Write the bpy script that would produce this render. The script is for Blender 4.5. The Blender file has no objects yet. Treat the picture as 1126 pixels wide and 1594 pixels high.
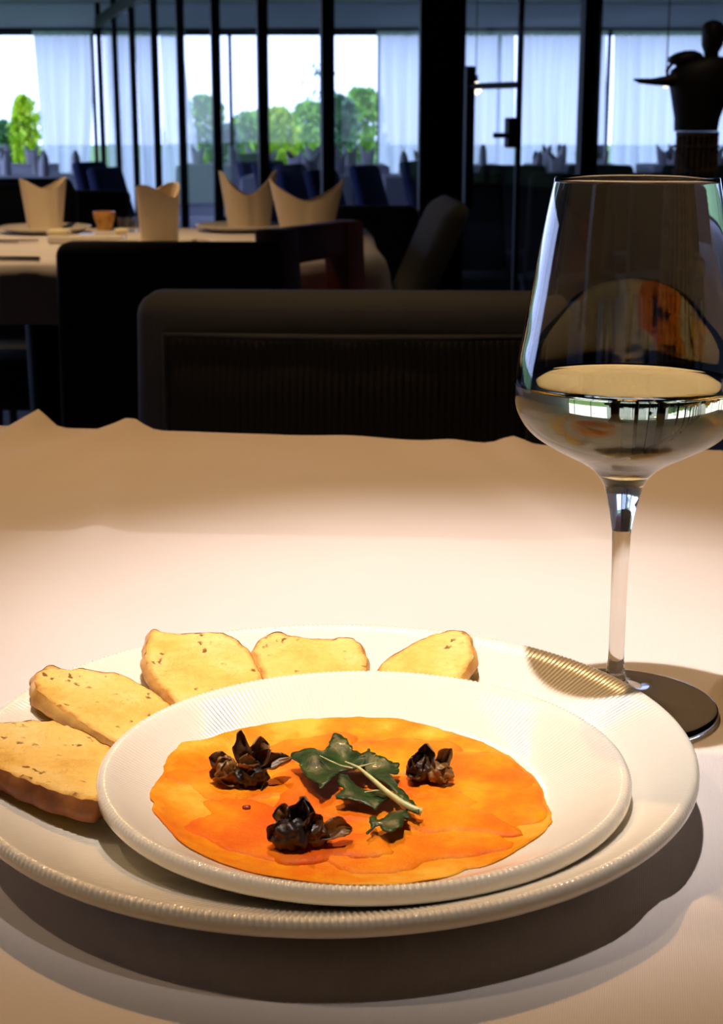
import bpy, bmesh, math, random
from mathutils import Vector, Matrix, noise
from mathutils.geometry import delaunay_2d_cdt
random.seed(7)
SC = bpy.context.scene
COL = SC.collection
PI = math.pi
R = math.radians

# ------------------------------------------------------------------ camera
F = 2400.0                       # focal length in pixels of the 1126 x 1594 frame
PITCH = R(14.5)
CAMZ = 1.0
cam_d = bpy.data.cameras.new('camera')
cam_d.sensor_fit = 'HORIZONTAL'
cam_d.sensor_width = 36.0
cam_d.lens = F / 1126.0 * 36.0
cam_d.clip_start = 0.02
cam_d.clip_end = 300
cam_d.dof.use_dof = True
cam_d.dof.focus_distance = 0.60
cam_d.dof.aperture_fstop = 44
cam = bpy.data.objects.new('camera', cam_d)
cam.location = (0, 0, CAMZ)
cam.rotation_euler = (PI / 2 - PITCH, 0, 0)
COL.objects.link(cam)
SC.camera = cam

# ------------------------------------------------------------------ sky, lights, exposure
world = bpy.data.worlds.new('overcast_sky')
SC.world = world
world.use_nodes = True
bgn = world.node_tree.nodes['Background']
bgn.inputs[0].default_value = (0.58, 0.72, 1.25, 1)
bgn.inputs[1].default_value = 3.0

def spot(name, loc, target, power, size_deg, blend, radius, color):
    d = bpy.data.lights.new(name, 'SPOT')
    d.energy = power; d.spot_size = R(size_deg); d.spot_blend = blend
    d.shadow_soft_size = radius; d.color = color
    o = bpy.data.objects.new(name, d)
    o.location = loc
    o.rotation_euler = (Vector(target) - Vector(loc)).to_track_quat('-Z', 'Y').to_euler()
    COL.objects.link(o)
    return o

WARM = (1.0, 0.76, 0.50)
# ceiling downlights over the near table
spot('downlight_main', (-0.04, 0.55, 2.22), (0.04, 0.70, 0.75), 122, 26.5, 1.0, 0.020, (1.0, 0.87, 0.80))
spot('downlight_left', (-0.80, 0.66, 2.22), (0.05, 0.62, 0.75), 18, 50, 0.9, 0.020, (1.0, 0.74, 0.48))
spot('downlight_rear', (-0.18, 1.62, 2.22), (0.0, 0.76, 0.75), 60, 62, 0.85, 0.020, (1.0, 0.56, 0.22))
# downlight over the neighbouring table
spot('downlight_side', (-0.75, 2.95, 2.22), (-0.62, 3.0, 0.75), 82, 52, 0.9, 0.03, (1.0, 0.66, 0.34))
spot('downlight_aisle', (0.65, 2.6, 2.22), (0.62, 2.9, 0.75), 9, 60, 0.9, 0.03, (1.0, 0.70, 0.42))
# daylight enters through the glazed end of the room
pd = bpy.data.lights.new('window_portal', 'AREA')
pd.shape = 'RECTANGLE'; pd.size = 17.8; pd.size_y = 2.2
pd.cycles.is_portal = True
po = bpy.data.objects.new('window_portal', pd)
po.location = (0, 19.88, 0.9); po.rotation_euler = (-PI / 2, 0, 0)
COL.objects.link(po)
pd2 = bpy.data.lights.new('side_window_portal', 'AREA')
pd2.shape = 'RECTANGLE'; pd2.size = 15.0; pd2.size_y = 1.85
pd2.cycles.is_portal = True
po2 = bpy.data.objects.new('side_window_portal', pd2)
po2.location = (-6.55, 12.5, 1.08); po2.rotation_euler = (PI / 2, 0, -PI / 2)
COL.objects.link(po2)

SC.view_settings.view_transform = 'Standard'
SC.view_settings.look = 'None'
SC.view_settings.exposure = 0.0
SC.view_settings.gamma = 1.0
SC.view_settings.use_curve_mapping = False
SC.cycles.max_bounces = 14
SC.cycles.transmission_bounces = 12
SC.cycles.transparent_max_bounces = 24
SC.cycles.sample_clamp_indirect = 6.0

# ------------------------------------------------------------------ pixel helpers
CP, SP = math.cos(PITCH), math.sin(PITCH)
def ray(x, y):
    a = (x - 563.0) / F; b = (797.0 - y) / F
    return Vector((a, CP + b * SP, -SP + b * CP))
ORG = Vector((0, 0, CAMZ))
def at_z(x, y, z):
    d = ray(x, y); t = (z - CAMZ) / d.z
    return ORG + d * t
def at_d(x, y, Y):
    d = ray(x, y); return ORG + d * (Y / d.y)
def at_plane(x, y, p, n):
    d = ray(x, y); t = (p - ORG).dot(n) / d.dot(n)
    return ORG + d * t
def X_of(x, Y, z=1.0):
    return (x - 563.0) / F * (Y * CP - (z - CAMZ) * SP)

# ------------------------------------------------------------------ material helpers
def new_mat(name):
    m = bpy.data.materials.new(name); m.use_nodes = True
    nt = m.node_tree
    return m, nt, nt.nodes['Principled BSDF']
def N(nt, typ, **kw):
    n = nt.nodes.new(typ)
    for k, v in kw.items(): setattr(n, k, v)
    return n
def coords(nt, scale=(1, 1, 1), src='Object'):
    tc = N(nt, 'ShaderNodeTexCoord'); mp = N(nt, 'ShaderNodeMapping')
    mp.inputs['Scale'].default_value = scale
    nt.links.new(tc.outputs[src], mp.inputs['Vector'])
    return mp.outputs['Vector']
def ramp(nt, fac, stops):
    r = N(nt, 'ShaderNodeValToRGB')
    els = r.color_ramp.elements
    while len(els) < len(stops): els.new(0.5)
    for e, (p, c) in zip(els, stops):
        e.position = p; e.color = (*c, 1)
    nt.links.new(fac, r.inputs[0])
    return r.outputs[0]
def noise_tex(nt, vec, scale, detail=4, rough=0.55):
    n = N(nt, 'ShaderNodeTexNoise')
    n.inputs['Scale'].default_value = scale
    n.inputs['Detail'].default_value = detail
    n.inputs['Roughness'].default_value = rough
    nt.links.new(vec, n.inputs['Vector'])
    return n.outputs['Fac']
def bump(nt, bsdf, h, strength, dist):
    b = N(nt, 'ShaderNodeBump')
    b.inputs['Strength'].default_value = strength
    b.inputs['Distance'].default_value = dist
    nt.links.new(h, b.inputs['Height'])
    nt.links.new(b.outputs[0], bsdf.inputs['Normal'])
def simple(name, col, rough=0.5, metal=0.0, vary=0.12, scale=30, spec=0.5, coat=0.0):
    m, nt, b = new_mat(name)
    v = coords(nt)
    f = noise_tex(nt, v, scale)
    lo = tuple(c * (1 - vary) for c in col); hi = tuple(min(1, c * (1 + vary)) for c in col)
    nt.links.new(ramp(nt, f, [(0.3, lo), (0.7, hi)]), b.inputs['Base Color'])
    b.inputs['Roughness'].default_value = rough
    b.inputs['Metallic'].default_value = metal
    b.inputs['Specular IOR Level'].default_value = spec
    b.inputs['Coat Weight'].default_value = coat
    return m
def weave(name, col, scale, strength, rough=0.9, sheen=0.2, vary=0.04, trans=0.0):
    m, nt, b = new_mat(name)
    v = coords(nt)
    w1 = N(nt, 'ShaderNodeTexWave', wave_type='BANDS', bands_direction='X')
    w2 = N(nt, 'ShaderNodeTexWave', wave_type='BANDS', bands_direction='Y')
    for w in (w1, w2):
        w.inputs['Scale'].default_value = scale
        w.inputs['Distortion'].default_value = 0.6
        nt.links.new(v, w.inputs['Vector'])
    mx = N(nt, 'ShaderNodeMath', operation='MULTIPLY')
    nt.links.new(w1.outputs['Fac'], mx.inputs[0]); nt.links.new(w2.outputs['Fac'], mx.inputs[1])
    bump(nt, b, mx.outputs[0], strength, 0.0004)
    f = noise_tex(nt, v, 6)
    lo = tuple(c * (1 - vary) for c in col); hi = tuple(min(1, c * (1 + vary)) for c in col)
    nt.links.new(ramp(nt, f, [(0.3, lo), (0.7, hi)]), b.inputs['Base Color'])
    b.inputs['Roughness'].default_value = rough
    b.inputs['Sheen Weight'].default_value = sheen
    b.inputs['Specular IOR Level'].default_value = 0.2
    return m
def pane_mat(name, tint=(0.985, 0.99, 1.0), rough=0.0):
    m = bpy.data.materials.new(name); m.use_nodes = True
    nt = m.node_tree; nt.nodes.clear()
    out = N(nt, 'ShaderNodeOutputMaterial'); mix = N(nt, 'ShaderNodeMixShader')
    tr = N(nt, 'ShaderNodeBsdfTransparent'); gl = N(nt, 'ShaderNodeBsdfGlossy')
    # thin pane: the same outside reflectance on either face of the sheet
    fr = N(nt, 'ShaderNodeFresnel'); ge = N(nt, 'ShaderNodeNewGeometry')
    ma = N(nt, 'ShaderNodeMath', operation='MULTIPLY_ADD'); ior = 1.02
    ma.inputs[1].default_value = 1 / ior - ior; ma.inputs[2].default_value = ior
    nt.links.new(ge.outputs['Backfacing'], ma.inputs[0]); nt.links.new(ma.outputs[0], fr.inputs[0])
    tr.inputs[0].default_value = (*tint, 1); gl.inputs['Roughness'].default_value = rough
    nt.links.new(fr.outputs[0], mix.inputs[0]); nt.links.new(tr.outputs[0], mix.inputs[1])
    nt.links.new(gl.outputs[0], mix.inputs[2]); nt.links.new(mix.outputs[0], out.inputs[0])
    return m
def glass_mat(name, col, ior, rough=0.0):
    m = bpy.data.materials.new(name); m.use_nodes = True
    nt = m.node_tree; nt.nodes.clear()
    out = N(nt, 'ShaderNodeOutputMaterial'); g = N(nt, 'ShaderNodeBsdfGlass')
    g.inputs['Color'].default_value = (*col, 1); g.inputs['IOR'].default_value = ior
    g.inputs['Roughness'].default_value = rough
    nt.links.new(g.outputs[0], out.inputs[0])
    return m

M = {}
M['cloth'] = weave('white_table_linen', (0.71, 0.665, 0.655), 460, 0.4)
M['napkin'] = weave('cream_napkin_linen', (0.78, 0.66, 0.50), 160, 0.25)
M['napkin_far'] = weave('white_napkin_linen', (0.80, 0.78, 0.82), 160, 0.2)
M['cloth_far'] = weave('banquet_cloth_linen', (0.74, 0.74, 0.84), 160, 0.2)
M['wall'] = simple('painted_plaster', (0.50, 0.52, 0.56), 0.9, vary=0.03, scale=3)
M['wall_dark'] = simple('dark_panelling', (0.035, 0.028, 0.024), 0.6, vary=0.2, scale=6)
M['ceil'] = simple('pale_bulkhead', (0.80, 0.83, 0.88), 0.9, vary=0.02, scale=2)
M['ceil_far'] = simple('grey_ceiling', (0.26, 0.26, 0.28), 0.9, vary=0.02, scale=2)
M['ceil_dark'] = simple('dark_ceiling', (0.06, 0.05, 0.045), 0.8)
M['floor'] = simple('dark_wood_floor', (0.075, 0.045, 0.03), 0.35, vary=0.3, scale=5)
M['floor_far'] = simple('grey_carpet', (0.20, 0.20, 0.24), 0.95, vary=0.2, scale=14)
M['black_metal'] = simple('black_powder_coated_metal', (0.010, 0.010, 0.012), 0.5, vary=0.1, spec=0.12)
M['steel'] = simple('brushed_steel', (0.55, 0.55, 0.55), 0.3, 1.0, vary=0.05)
M['pane'] = pane_mat('clear_pane')
M['lawn'] = simple('lawn', (0.10, 0.22, 0.04), 0.9, vary=0.4, scale=4)
M['chair_grey'] = weave('charcoal_upholstery', (0.080, 0.092, 0.118), 90, 0.5, sheen=0.15)
M['chair_black'] = weave('black_upholstery', (0.045, 0.045, 0.042), 90, 0.4, sheen=0.05)
M['chair_olive'] = weave('olive_grey_upholstery', (0.085, 0.085, 0.070), 90, 0.4, sheen=0.1)
M['chair_navy'] = weave('navy_upholstery', (0.055, 0.075, 0.19), 90, 0.4, sheen=0.1)
M['wood'] = simple('mahogany_wood', (0.28, 0.060, 0.028), 0.45, vary=0.35, scale=12)
M['wood_leg'] = simple('dark_stained_wood', (0.03, 0.018, 0.012), 0.5, vary=0.3, scale=12)

# ------------------------------------------------------------------ mesh helpers
class MB:
    def __init__(s): s.bm = bmesh.new()
    def box(s, c, d, bev=0.0, seg=2, rot=None):
        r = bmesh.ops.create_cube(s.bm, size=1.0)
        vs = r['verts']
        bmesh.ops.scale(s.bm, vec=d, verts=vs)
        if bev > 0:
            es = list({e for v in vs for e in v.link_edges})
            q = bmesh.ops.bevel(s.bm, geom=es, offset=bev, segments=seg, profile=0.5, affect='EDGES')
            vs = list({v for f in q['faces'] for v in f.verts} | {v for v in vs if v.is_valid})
        if rot is not None: bmesh.ops.transform(s.bm, matrix=rot.to_4x4(), verts=vs)
        bmesh.ops.translate(s.bm, vec=c, verts=vs)
        return vs
    def cyl(s, p0, p1, r0, r1=None, n=16):
        p0, p1 = Vector(p0), Vector(p1); r1 = r0 if r1 is None else r1
        q = (p1 - p0).to_track_quat('Z', 'Y').to_matrix()
        a = [s.bm.verts.new(p0 + q @ Vector((r0 * math.cos(2 * PI * i / n), r0 * math.sin(2 * PI * i / n), 0))) for i in range(n)]
        b = [s.bm.verts.new(p1 + q @ Vector((r1 * math.cos(2 * PI * i / n), r1 * math.sin(2 * PI * i / n), 0))) for i in range(n)]
        for i in range(n):
            j = (i + 1) % n
            s.bm.faces.new((a[i], a[j], b[j], b[i]))
        s.bm.faces.new(a[::-1]); s.bm.faces.new(b)
    def tube(s, pts, radii, n=8, flat=1.0, caps=True):
        rings = []
        pts = [Vector(p) for p in pts]
        for i, p in enumerate(pts):
            t = (pts[min(i + 1, len(pts) - 1)] - pts[max(i - 1, 0)]).normalized()
            side = t.cross(Vector((0, 0, 1)))
            if side.length < 1e-4: side = Vector((1, 0, 0))
            side.normalize(); up = side.cross(t)
            r = radii[i] if hasattr(radii, '__len__') else radii
            rings.append([s.bm.verts.new(p + side * r * math.cos(2 * PI * k / n) + up * r * flat * math.sin(2 * PI * k / n)) for k in range(n)])
        for a, b in zip(rings, rings[1:]):
            for k in range(n):
                j = (k + 1) % n
                s.bm.faces.new((a[k], a[j], b[j], b[k]))
        if caps:
            s.bm.faces.new(rings[0][::-1]); s.bm.faces.new(rings[-1])
    def lathe(s, prof, n=48, fn=None, close=False):
        rings = []
        for (r, z) in prof:
            if r < 1e-6: rings.append([s.bm.verts.new((0, 0, z))])
            else:
                ring = []
                for k in range(n):
                    a = 2 * PI * k / n
                    dz = fn(r, a) if fn else 0
                    ring.append(s.bm.verts.new((r * math.cos(a), r * math.sin(a), z + dz)))
                rings.append(ring)
        pairs = list(zip(rings, rings[1:]))
        if close: pairs.append((rings[-1], rings[0]))
        for a, b in pairs:
            for k in range(n):
                j = (k + 1) % n
                if len(a) == 1 and len(b) == 1: continue
                if len(a) == 1: s.bm.faces.new((a[0], b[k], b[j]))
                elif len(b) == 1: s.bm.faces.new((a[k], b[0], a[j]))
                else: s.bm.faces.new((a[k], b[k], b[j], a[j]))
    def grid(s, nu, nv, fn):
        g = [[s.bm.verts.new(fn(i / nu, j / nv)) for j in range(nv + 1)] for i in range(nu + 1)]
        for i in range(nu):
            for j in range(nv):
                s.bm.faces.new((g[i][j], g[i + 1][j], g[i + 1][j + 1], g[i][j + 1]))
        return g
    def data(s, name, mat=None, smooth=True, normals=True, angle=None):
        if normals: bmesh.ops.recalc_face_normals(s.bm, faces=s.bm.faces)
        me = bpy.data.meshes.new(name)
        s.bm.to_mesh(me); s.bm.free()
        if mat: me.materials.append(mat)
        if smooth:
            me.shade_smooth()
            if angle is not None and hasattr(me, 'set_sharp_from_angle'): me.set_sharp_from_angle(angle=R(angle))
        return me
    def build(s, name, mat, parent=None, smooth=True, normals=True, angle=40):
        return link(name, s.data(name, mat, smooth, normals, angle), parent)

def link(name, me, parent=None):
    o = bpy.data.objects.new(name, me); COL.objects.link(o)
    if parent: o.parent = parent
    return o
def tag(o, label=None, cat=None, group=None, kind=None):
    if label: o['label'] = label
    if cat: o['category'] = cat
    if group: o['group'] = group
    if kind: o['kind'] = kind
    return o
def thing(name, label, cat, loc=(0, 0, 0), rz=0, group=None):
    o = bpy.data.objects.new(name, None); COL.objects.link(o)
    o.empty_display_size = 0.05
    o.location = loc; o.rotation_euler = (0, 0, rz)
    return tag(o, label, cat, group)
def dup(root, loc, rz, label=None, group=None, scale=None):
    r = root.copy(); COL.objects.link(r); r.location = loc; r.rotation_euler = (0, 0, rz)
    if scale: r.scale = scale
    if label: r['label'] = label
    if group: r['group'] = group
    for ch in list(root.children):
        c = ch.copy(); COL.objects.link(c); c.parent = r
        for g in ch.children:
            d = g.copy(); COL.objects.link(d); d.parent = c
    return r
def struct(name, mb, mat, label=None, parent=None):
    o = mb.build(name, mat, parent, smooth=False)
    if parent is None: tag(o, label, None, None, 'structure')
    return o
def sbox(name, lo, hi, mat, label=None, parent=None):
    mb = MB(); lo, hi = Vector(lo), Vector(hi)
    mb.box((lo + hi) / 2, hi - lo)
    return struct(name, mb, mat, label, parent)
def smooth01(a, b, x):
    t = max(0.0, min(1.0, (x - a) / (b - a))); return t * t * (3 - 2 * t)

# ================================================================== THE SETTING
ZF = -0.20                 # lower floor of the far dining room
YW = 20.0                  # glazed end wall
HEAD = 2.014; CEIL = 2.30
sbox('floor', (-6.75, -4, -0.12), (9, 4.2, 0.0), M['floor'], 'dark wooden floor of the near dining area')
sbox('floor_far', (-6.75, 4.2, ZF - 0.1), (9, YW + 0.2, ZF), M['floor_far'], 'grey carpet floor of the lower far dining room')
sbox('ceiling', (-6.75, -4, CEIL), (9, 4.4, CEIL + 0.1), M['ceil_dark'], 'dark ceiling above the near tables')
sbox('ceiling_far', (-6.75, 4.4, CEIL), (9, YW + 0.2, CEIL + 0.1), M['ceil_far'], 'grey ceiling of the far dining room')
XL = -6.6
for (a, b, z0, z1) in ((-4, 5.0, ZF - 0.1, CEIL + 0.1), (5.0, YW + 0.2, HEAD, CEIL + 0.1), (5.0, YW + 0.2, ZF - 0.1, 0.15)):
    sbox('wall_left', (XL - 0.15, a, z0), (XL, b, z1), M['wall'], 'plain plaster side wall around the row of side windows')
sbox('wall_right', (9, -4, ZF - 0.1), (9.15, YW + 0.2, CEIL + 0.1), M['wall'], 'plain plaster side wall on the curtained side')
sbox('wall_back', (-6.75, -4.15, ZF - 0.1), (9.15, -4, CEIL + 0.1), M['wall_dark'], 'dark panelled wall behind the diner')
bulk = sbox('wall_front', (-6.75, YW - 0.12, HEAD), (9, YW + 0.12, CEIL), M['ceil'], 'pale bulkhead above the glazed end wall')
sbox('trim_1', (-6.75, YW - 0.15, HEAD - 0.05), (9, YW + 0.13, HEAD), M['black_metal'], 'dark window head rail under the bulkhead')
sbox('lawn', (-40, -10, ZF - 0.25), (40, 70, ZF - 0.15), M['lawn'], 'green lawn outside the windows')

# windows in the end wall: each has a frame and a pane
wx = [X_of(px, YW) for px in (148, 360, 590, 776, 945, 1150)]
wx = [wx[0] - 1.75 * k for k in (3, 2, 1)] + wx + [wx[-1] + 1.75, wx[-1] + 3.5]
wx = [XL] + [x for x in wx if x > XL + 0.4] + [8.95]
nw = 0
def window(i, a, b, z0, z1, loc, rz):
    w = bpy.data.objects.new('window_%d' % i, None); COL.objects.link(w); w.location = loc; w.rotation_euler = (0, 0, rz)
    mb = MB(); t = 0.022
    for (x0, x1, za, zb) in ((a, a + t, z0, z1), (b - t, b, z0, z1), (a + t, b - t, z0, z0 + 0.06), (a + t, b - t, z1 - 0.03, z1)):
        mb.box(((x0 + x1) / 2, 0, (za + zb) / 2), (x1 - x0, 0.06, zb - za))
    mb.build('window_frame', M['black_metal'], w, smooth=False)
    mb = MB(); mb.box(((a + b) / 2, 0, (z0 + z1) / 2), (b - a - 2 * t, 0.008, z1 - z0 - 0.09))
    mb.build('pane', M['pane'], w, smooth=False)
    return w
for a, b in zip(wx, wx[1:]):
    nw += 1
    tag(window(nw, a, b, ZF, HEAD - 0.05, (0, YW, 0), 0), 'tall window of the glazed end wall in a thin dark frame', None, 'windows of the glazed end wall', 'structure')
for k in range(8):
    nw += 1
    y0 = 5.0 + k * (YW - 5.0) / 8
    tag(window(nw, 0, (YW - 5.0) / 8, 0.15, HEAD, (XL - 0.07, y0, 0), PI / 2), 'side window of the far dining room in a thin dark frame', None, 'windows of the side wall', 'structure')

# glazed partition: runs from the right front to the far left
def part_pt(d): return Vector((1.71 - 0.25 * d, d, 0))
pdir = (part_pt(0) - part_pt(1)).normalized()           # towards the front right
pang = math.atan2(pdir.y, pdir.x)
posts = [(7.48, .050), (9.08, .050), (10.74, .058), (12.45, .055), (14.1, .055), (15.9, .055), (17.7, .055), (19.7, .09)]
partition = thing('glass_partition', 'black framed glass partition with tall slim posts between the two dining areas', 'partition', (0, 0, 0))
def obox(name, p, L, T, z0, z1, mat, parent, bev=0.0):
    mb = MB(); mb.box((0, 0, (z1 - z0) / 2), (L, T, z1 - z0), bev)
    o = mb.build(name, mat, parent, smooth=False)
    o.location = (p.x, p.y, z0); o.rotation_euler = (0, 0, pang)
    return o
for d, w in posts:
    obox('post', part_pt(d), w, 0.06, ZF, CEIL, M['black_metal'], partition)
pa, pb = part_pt(19.8), part_pt(2.0)
obox('top_rail', (pa + pb) / 2, (pa - pb).length, 0.07, HEAD - 0.01, HEAD + 0.12, M['black_metal'], partition)
ds = [5.72] + [d for d, _ in posts]
for a, b in zip(ds, ds[1:]):
    p, q = part_pt(a), part_pt(b)
    obox('pane', (p + q) / 2, (p - q).length - 0.06, 0.008, ZF, HEAD, M['pane'], partition)
# square black column in the partition
cp = part_pt(5.72)
colm = obox('column', Vector((X_of(687, 5.72), 5.72, 0)), 0.16, 0.16, ZF, CEIL, M['black_metal'], None, 0.004)
colm.rotation_euler = (0, 0, 0)
tag(colm, 'square black column standing in the glass partition', None, None, 'structure')
# glass door with handle, and the fixed glazing right of it
dA, dB = 5.58, 4.42
door = thing('glass_door', 'frameless glass double door with black pull handle beside the black column', 'door', (0, 0, 0))
dm = 1.71 / ((808 - 563) / 2479.0 + 0.25)
for a, b in ((dA, dm + 0.01), (dm - 0.01, dB)):
    p, q = part_pt(a), part_pt(b)
    obox('door_leaf', (p + q) / 2, (p - q).length, 0.010, ZF, HEAD, M['pane'], door)
obox('edge_seal', part_pt(dm), 0.014, 0.016, ZF, HEAD, M['black_metal'], door)
def sub(o, par):
    o.parent = par
    o.matrix_parent_inverse = (Matrix.Translation(par.location) @ par.rotation_euler.to_matrix().to_4x4()).inverted()
nrm = Vector((pdir.y, -pdir.x, 0))
if nrm.y > 0: nrm = -nrm
hz0, hz1 = at_d(758, 330, 5.0).z, at_d(758, 100, 5.0).z
dh = 1.71 / ((758 - 563) / 2479.0 + 0.25)
hdl = obox('handle', part_pt(dh) + nrm * 0.06, 0.030, 0.030, hz0, hz1, M['black_metal'], door, 0.003)
hp = part_pt(dh) + nrm * 0.06
for py in (133,):
    z = at_d(780, py, 5.0).z
    e = part_pt(dm)
    mb = MB(); mb.cyl((hp.x, hp.y, z), (e.x, e.y - 0.02, z), 0.010)
    sub(mb.build('handle_arm', M['black_metal'], None), hdl)
lz0, lz1 = at_d(808, 230, 4.9).z, at_d(808, 183, 4.9).z
lk = obox('lock_case', part_pt(dm) + nrm * 0.02, 0.045, 0.04, lz0, lz1, M['black_metal'], door, 0.006)
mb = MB(); c = part_pt(dm) + nrm * 0.05; zc = (lz0 + lz1) / 2 - 0.008
mb.cyl((c.x - 0.03, c.y, zc), (c.x + 0.01, c.y, zc), 0.008); sub(mb.build('thumb_turn', M['black_metal'], None), lk)
side = thing('side_glazing', 'fixed glass panel with a slim black post right of the glass door', 'glass panel', (0, 0, 0))
obox('post', part_pt(1.71 / ((916 - 563) / 2479.0 + 0.25)), 0.036, 0.05, ZF, CEIL, M['black_metal'], side)
p, q = part_pt(4.3), part_pt(2.0)
obox('pane', (p + q) / 2, (p - q).length, 0.010, 0.0, HEAD, M['pane'], side)

# ------------------------------------------------------------------ curtains
def curtain_mat():
    m = bpy.data.materials.new('sheer_curtain'); m.use_nodes = True
    nt = m.node_tree; nt.nodes.clear()
    out = N(nt, 'ShaderNodeOutputMaterial')
    df = N(nt, 'ShaderNodeBsdfDiffuse'); tl = N(nt, 'ShaderNodeBsdfTranslucent'); tr = N(nt, 'ShaderNodeBsdfTransparent')
    v = coords(nt, (14, 14, 0.4)); f = noise_tex(nt, v, 1.5)
    c = ramp(nt, f, [(0.3, (0.72, 0.76, 0.86)), (0.7, (0.90, 0.92, 0.97))])
    nt.links.new(c, df.inputs[0]); nt.links.new(c, tl.inputs[0])
    m1 = N(nt, 'ShaderNodeMixShader'); m1.inputs[0].default_value = 0.78
    nt.links.new(df.outputs[0], m1.inputs[1]); nt.links.new(tl.outputs[0], m1.inputs[2])
    m2 = N(nt, 'ShaderNodeMixShader'); m2.inputs[0].default_value = 0.16
    nt.links.new(m1.outputs[0], m2.inputs[1]); nt.links.new(tr.outputs[0], m2.inputs[2])
    nt.links.new(m2.outputs[0], out.inputs[0])
    return m
M['curtain'] = curtain_mat()
def curtain(px0, px1, label, Y=19.62, folds=None, seed=0, gather=0.0):
    x0, x1 = X_of(px0, Y), X_of(px1, Y)
    rnd = random.Random(seed)
    nf = folds or max(3, int((x1 - x0) / 0.16))
    n = nf * 8
    amp = [rnd.uniform(0.6, 1.3) for _ in range(nf + 2)]
    root = thing('curtain', label, 'curtain', ((x0 + x1) / 2, Y, ZF + 0.02), 0, 'sheer curtains along the glazed end wall')
    H = HEAD - 0.10 - ZF
    def fn(u, v):
        k = u * nf; a = amp[int(k)] * (0.035 + 0.02 * (1 - v))
        x = (u - 0.5) * (x1 - x0)
        if gather: x += gather * (1 - v) ** 2 * (u - 0.2)
        return (x + 0.02 * math.sin(7 * u + 3 * v), a * math.sin(2 * PI * k) + 0.01 * math.sin(5 * v + 9 * u), v * H)
    mb = MB(); mb.grid(n, 10, fn)
    mb.build('curtain_fabric', M['curtain'], root, normals=False, angle=None)
    mb = MB(); mb.box((0, 0, H + 0.02), (x1 - x0 + 0.02, 0.04, 0.035), 0.004); mb.build('heading_tape', M['curtain'], root, smooth=False)
curtain(58, 147, 'white sheer curtain gathered at the open window beyond the left table', seed=1, gather=-0.25)
curtain(164, 206, 'narrow sheer curtain behind the farthest posts of the glass partition', seed=2)
curtain(214, 246, 'greyish sheer curtain hanging between two slim posts of the partition', seed=3, folds=3)
curtain(252, 290, 'bright sheer curtain with slanted edge beside the green garden view', seed=4, gather=0.35)
curtain(588, 700, 'wide sheer curtain between the garden view and the black column', seed=5)
curtain(704, 800, 'sheer curtain seen through the glass door handle', seed=6)
curtain(803, 941, 'sheer curtain seen between the door lock and the slim black post', seed=7)
curtain(951, 1190, 'sheer curtain hanging behind the black sculpture', seed=8)

# ------------------------------------------------------------------ garden
def leaf_mat(name, lo, hi):
    m, nt, b = new_mat(name)
    v = coords(nt); f = noise_tex(nt, v, 2.5)
    nt.links.new(ramp(nt, f, [(0.3, lo), (0.7, hi)]), b.inputs['Base Color'])
    b.inputs['Roughness'].default_value = 0.6
    b.inputs['Transmission Weight'].default_value = 0.0
    b.inputs['Subsurface Weight'].default_value = 0.0
    return m
M['leaf_lime'] = leaf_mat('lime_foliage', (0.35, 0.60, 0.02), (0.80, 0.95, 0.06))
M['leaf_green'] = leaf_mat('green_foliage', (0.12, 0.32, 0.02), (0.45, 0.75, 0.08))
M['leaf_dark'] = leaf_mat('dark_foliage', (0.05, 0.18, 0.08), (0.20, 0.42, 0.16))
M['bark'] = simple('bark', (0.12, 0.08, 0.05), 0.9, vary=0.3)
def bush(label, px, Y, pw, ytop, mat, seed, n=1500, stem=True):
    rnd = random.Random(seed)
    x = X_of(px, Y); w = pw / F * Y * CP / 2; top = at_d(px, ytop, Y).z
    base = ZF - 0.15
    root = thing('garden_shrub', label, 'shrub', (x, Y, base), 0, 'shrubs outside the windows')
    h = top - base
    mb = MB()
    for k in range(n):
        a = rnd.uniform(0, 2 * PI); t = rnd.random() ** 0.7
        zz = h * (0.12 + 0.88 * t)
        rr = w * math.sqrt(max(0.02, 1 - (2 * t - 0.8) ** 2 / 1.6)) * rnd.random() ** 0.4 * (0.75 + 0.25 * math.sin(3 * a + seed) + 0.2 * math.sin(9 * t + 2 * a))
        p = Vector((rr * math.cos(a), rr * math.sin(a), zz))
        s = rnd.uniform(0.035, 0.08)
        q = Matrix.Rotation(rnd.uniform(0, 2 * PI), 3, 'Z') @ Matrix.Rotation(rnd.uniform(-1.2, 1.2), 3, 'X')
        vs = [mb.bm.verts.new(p + q @ Vector(c)) for c in ((0, -s * 1.3, 0), (s * .55, 0, s * .15), (0, s * 1.3, 0), (-s * .55, 0, s * .15))]
        mb.bm.faces.new(vs)
    mb.build('foliage', mat, root, smooth=False, normals=False)
    mb = MB()
    for k in range(5):
        a = k * 1.3 + seed
        mb.tube([(0, 0, 0), (0.1 * w * math.cos(a), 0.1 * w * math.sin(a), h * .3), (0.45 * w * math.cos(a), .45 * w * math.sin(a), h * .75)], [0.025, 0.018, 0.008], 6)
    mb.build('stems', M['bark'], root)
bush('tall lime green shrub outside the open window beyond the left table', 36, 23.0, 60, 150, M['leaf_lime'], 1)
bush('low dark green shrub beside the tall lime one', 2, 23.6, 50, 190, M['leaf_dark'], 2)
bush('yellow green shrub behind the slim partition posts', 316, 24.6, 90, 150, M['leaf_green'], 3)
bush('blue green low shrub between two partition posts', 352, 22.3, 70, 195, M['leaf_dark'], 4)
bush('small loose green shrub left of the hedge', 388, 25.6, 80, 175, M['leaf_green'], 5)
bush('bright lime shrub at the left end of the garden hedge', 434, 23.2, 72, 168, M['leaf_lime'], 6)
bush('rounded mid green shrub in the middle of the garden hedge', 484, 25.6, 104, 160, M['leaf_green'], 7, 2200)
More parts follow.
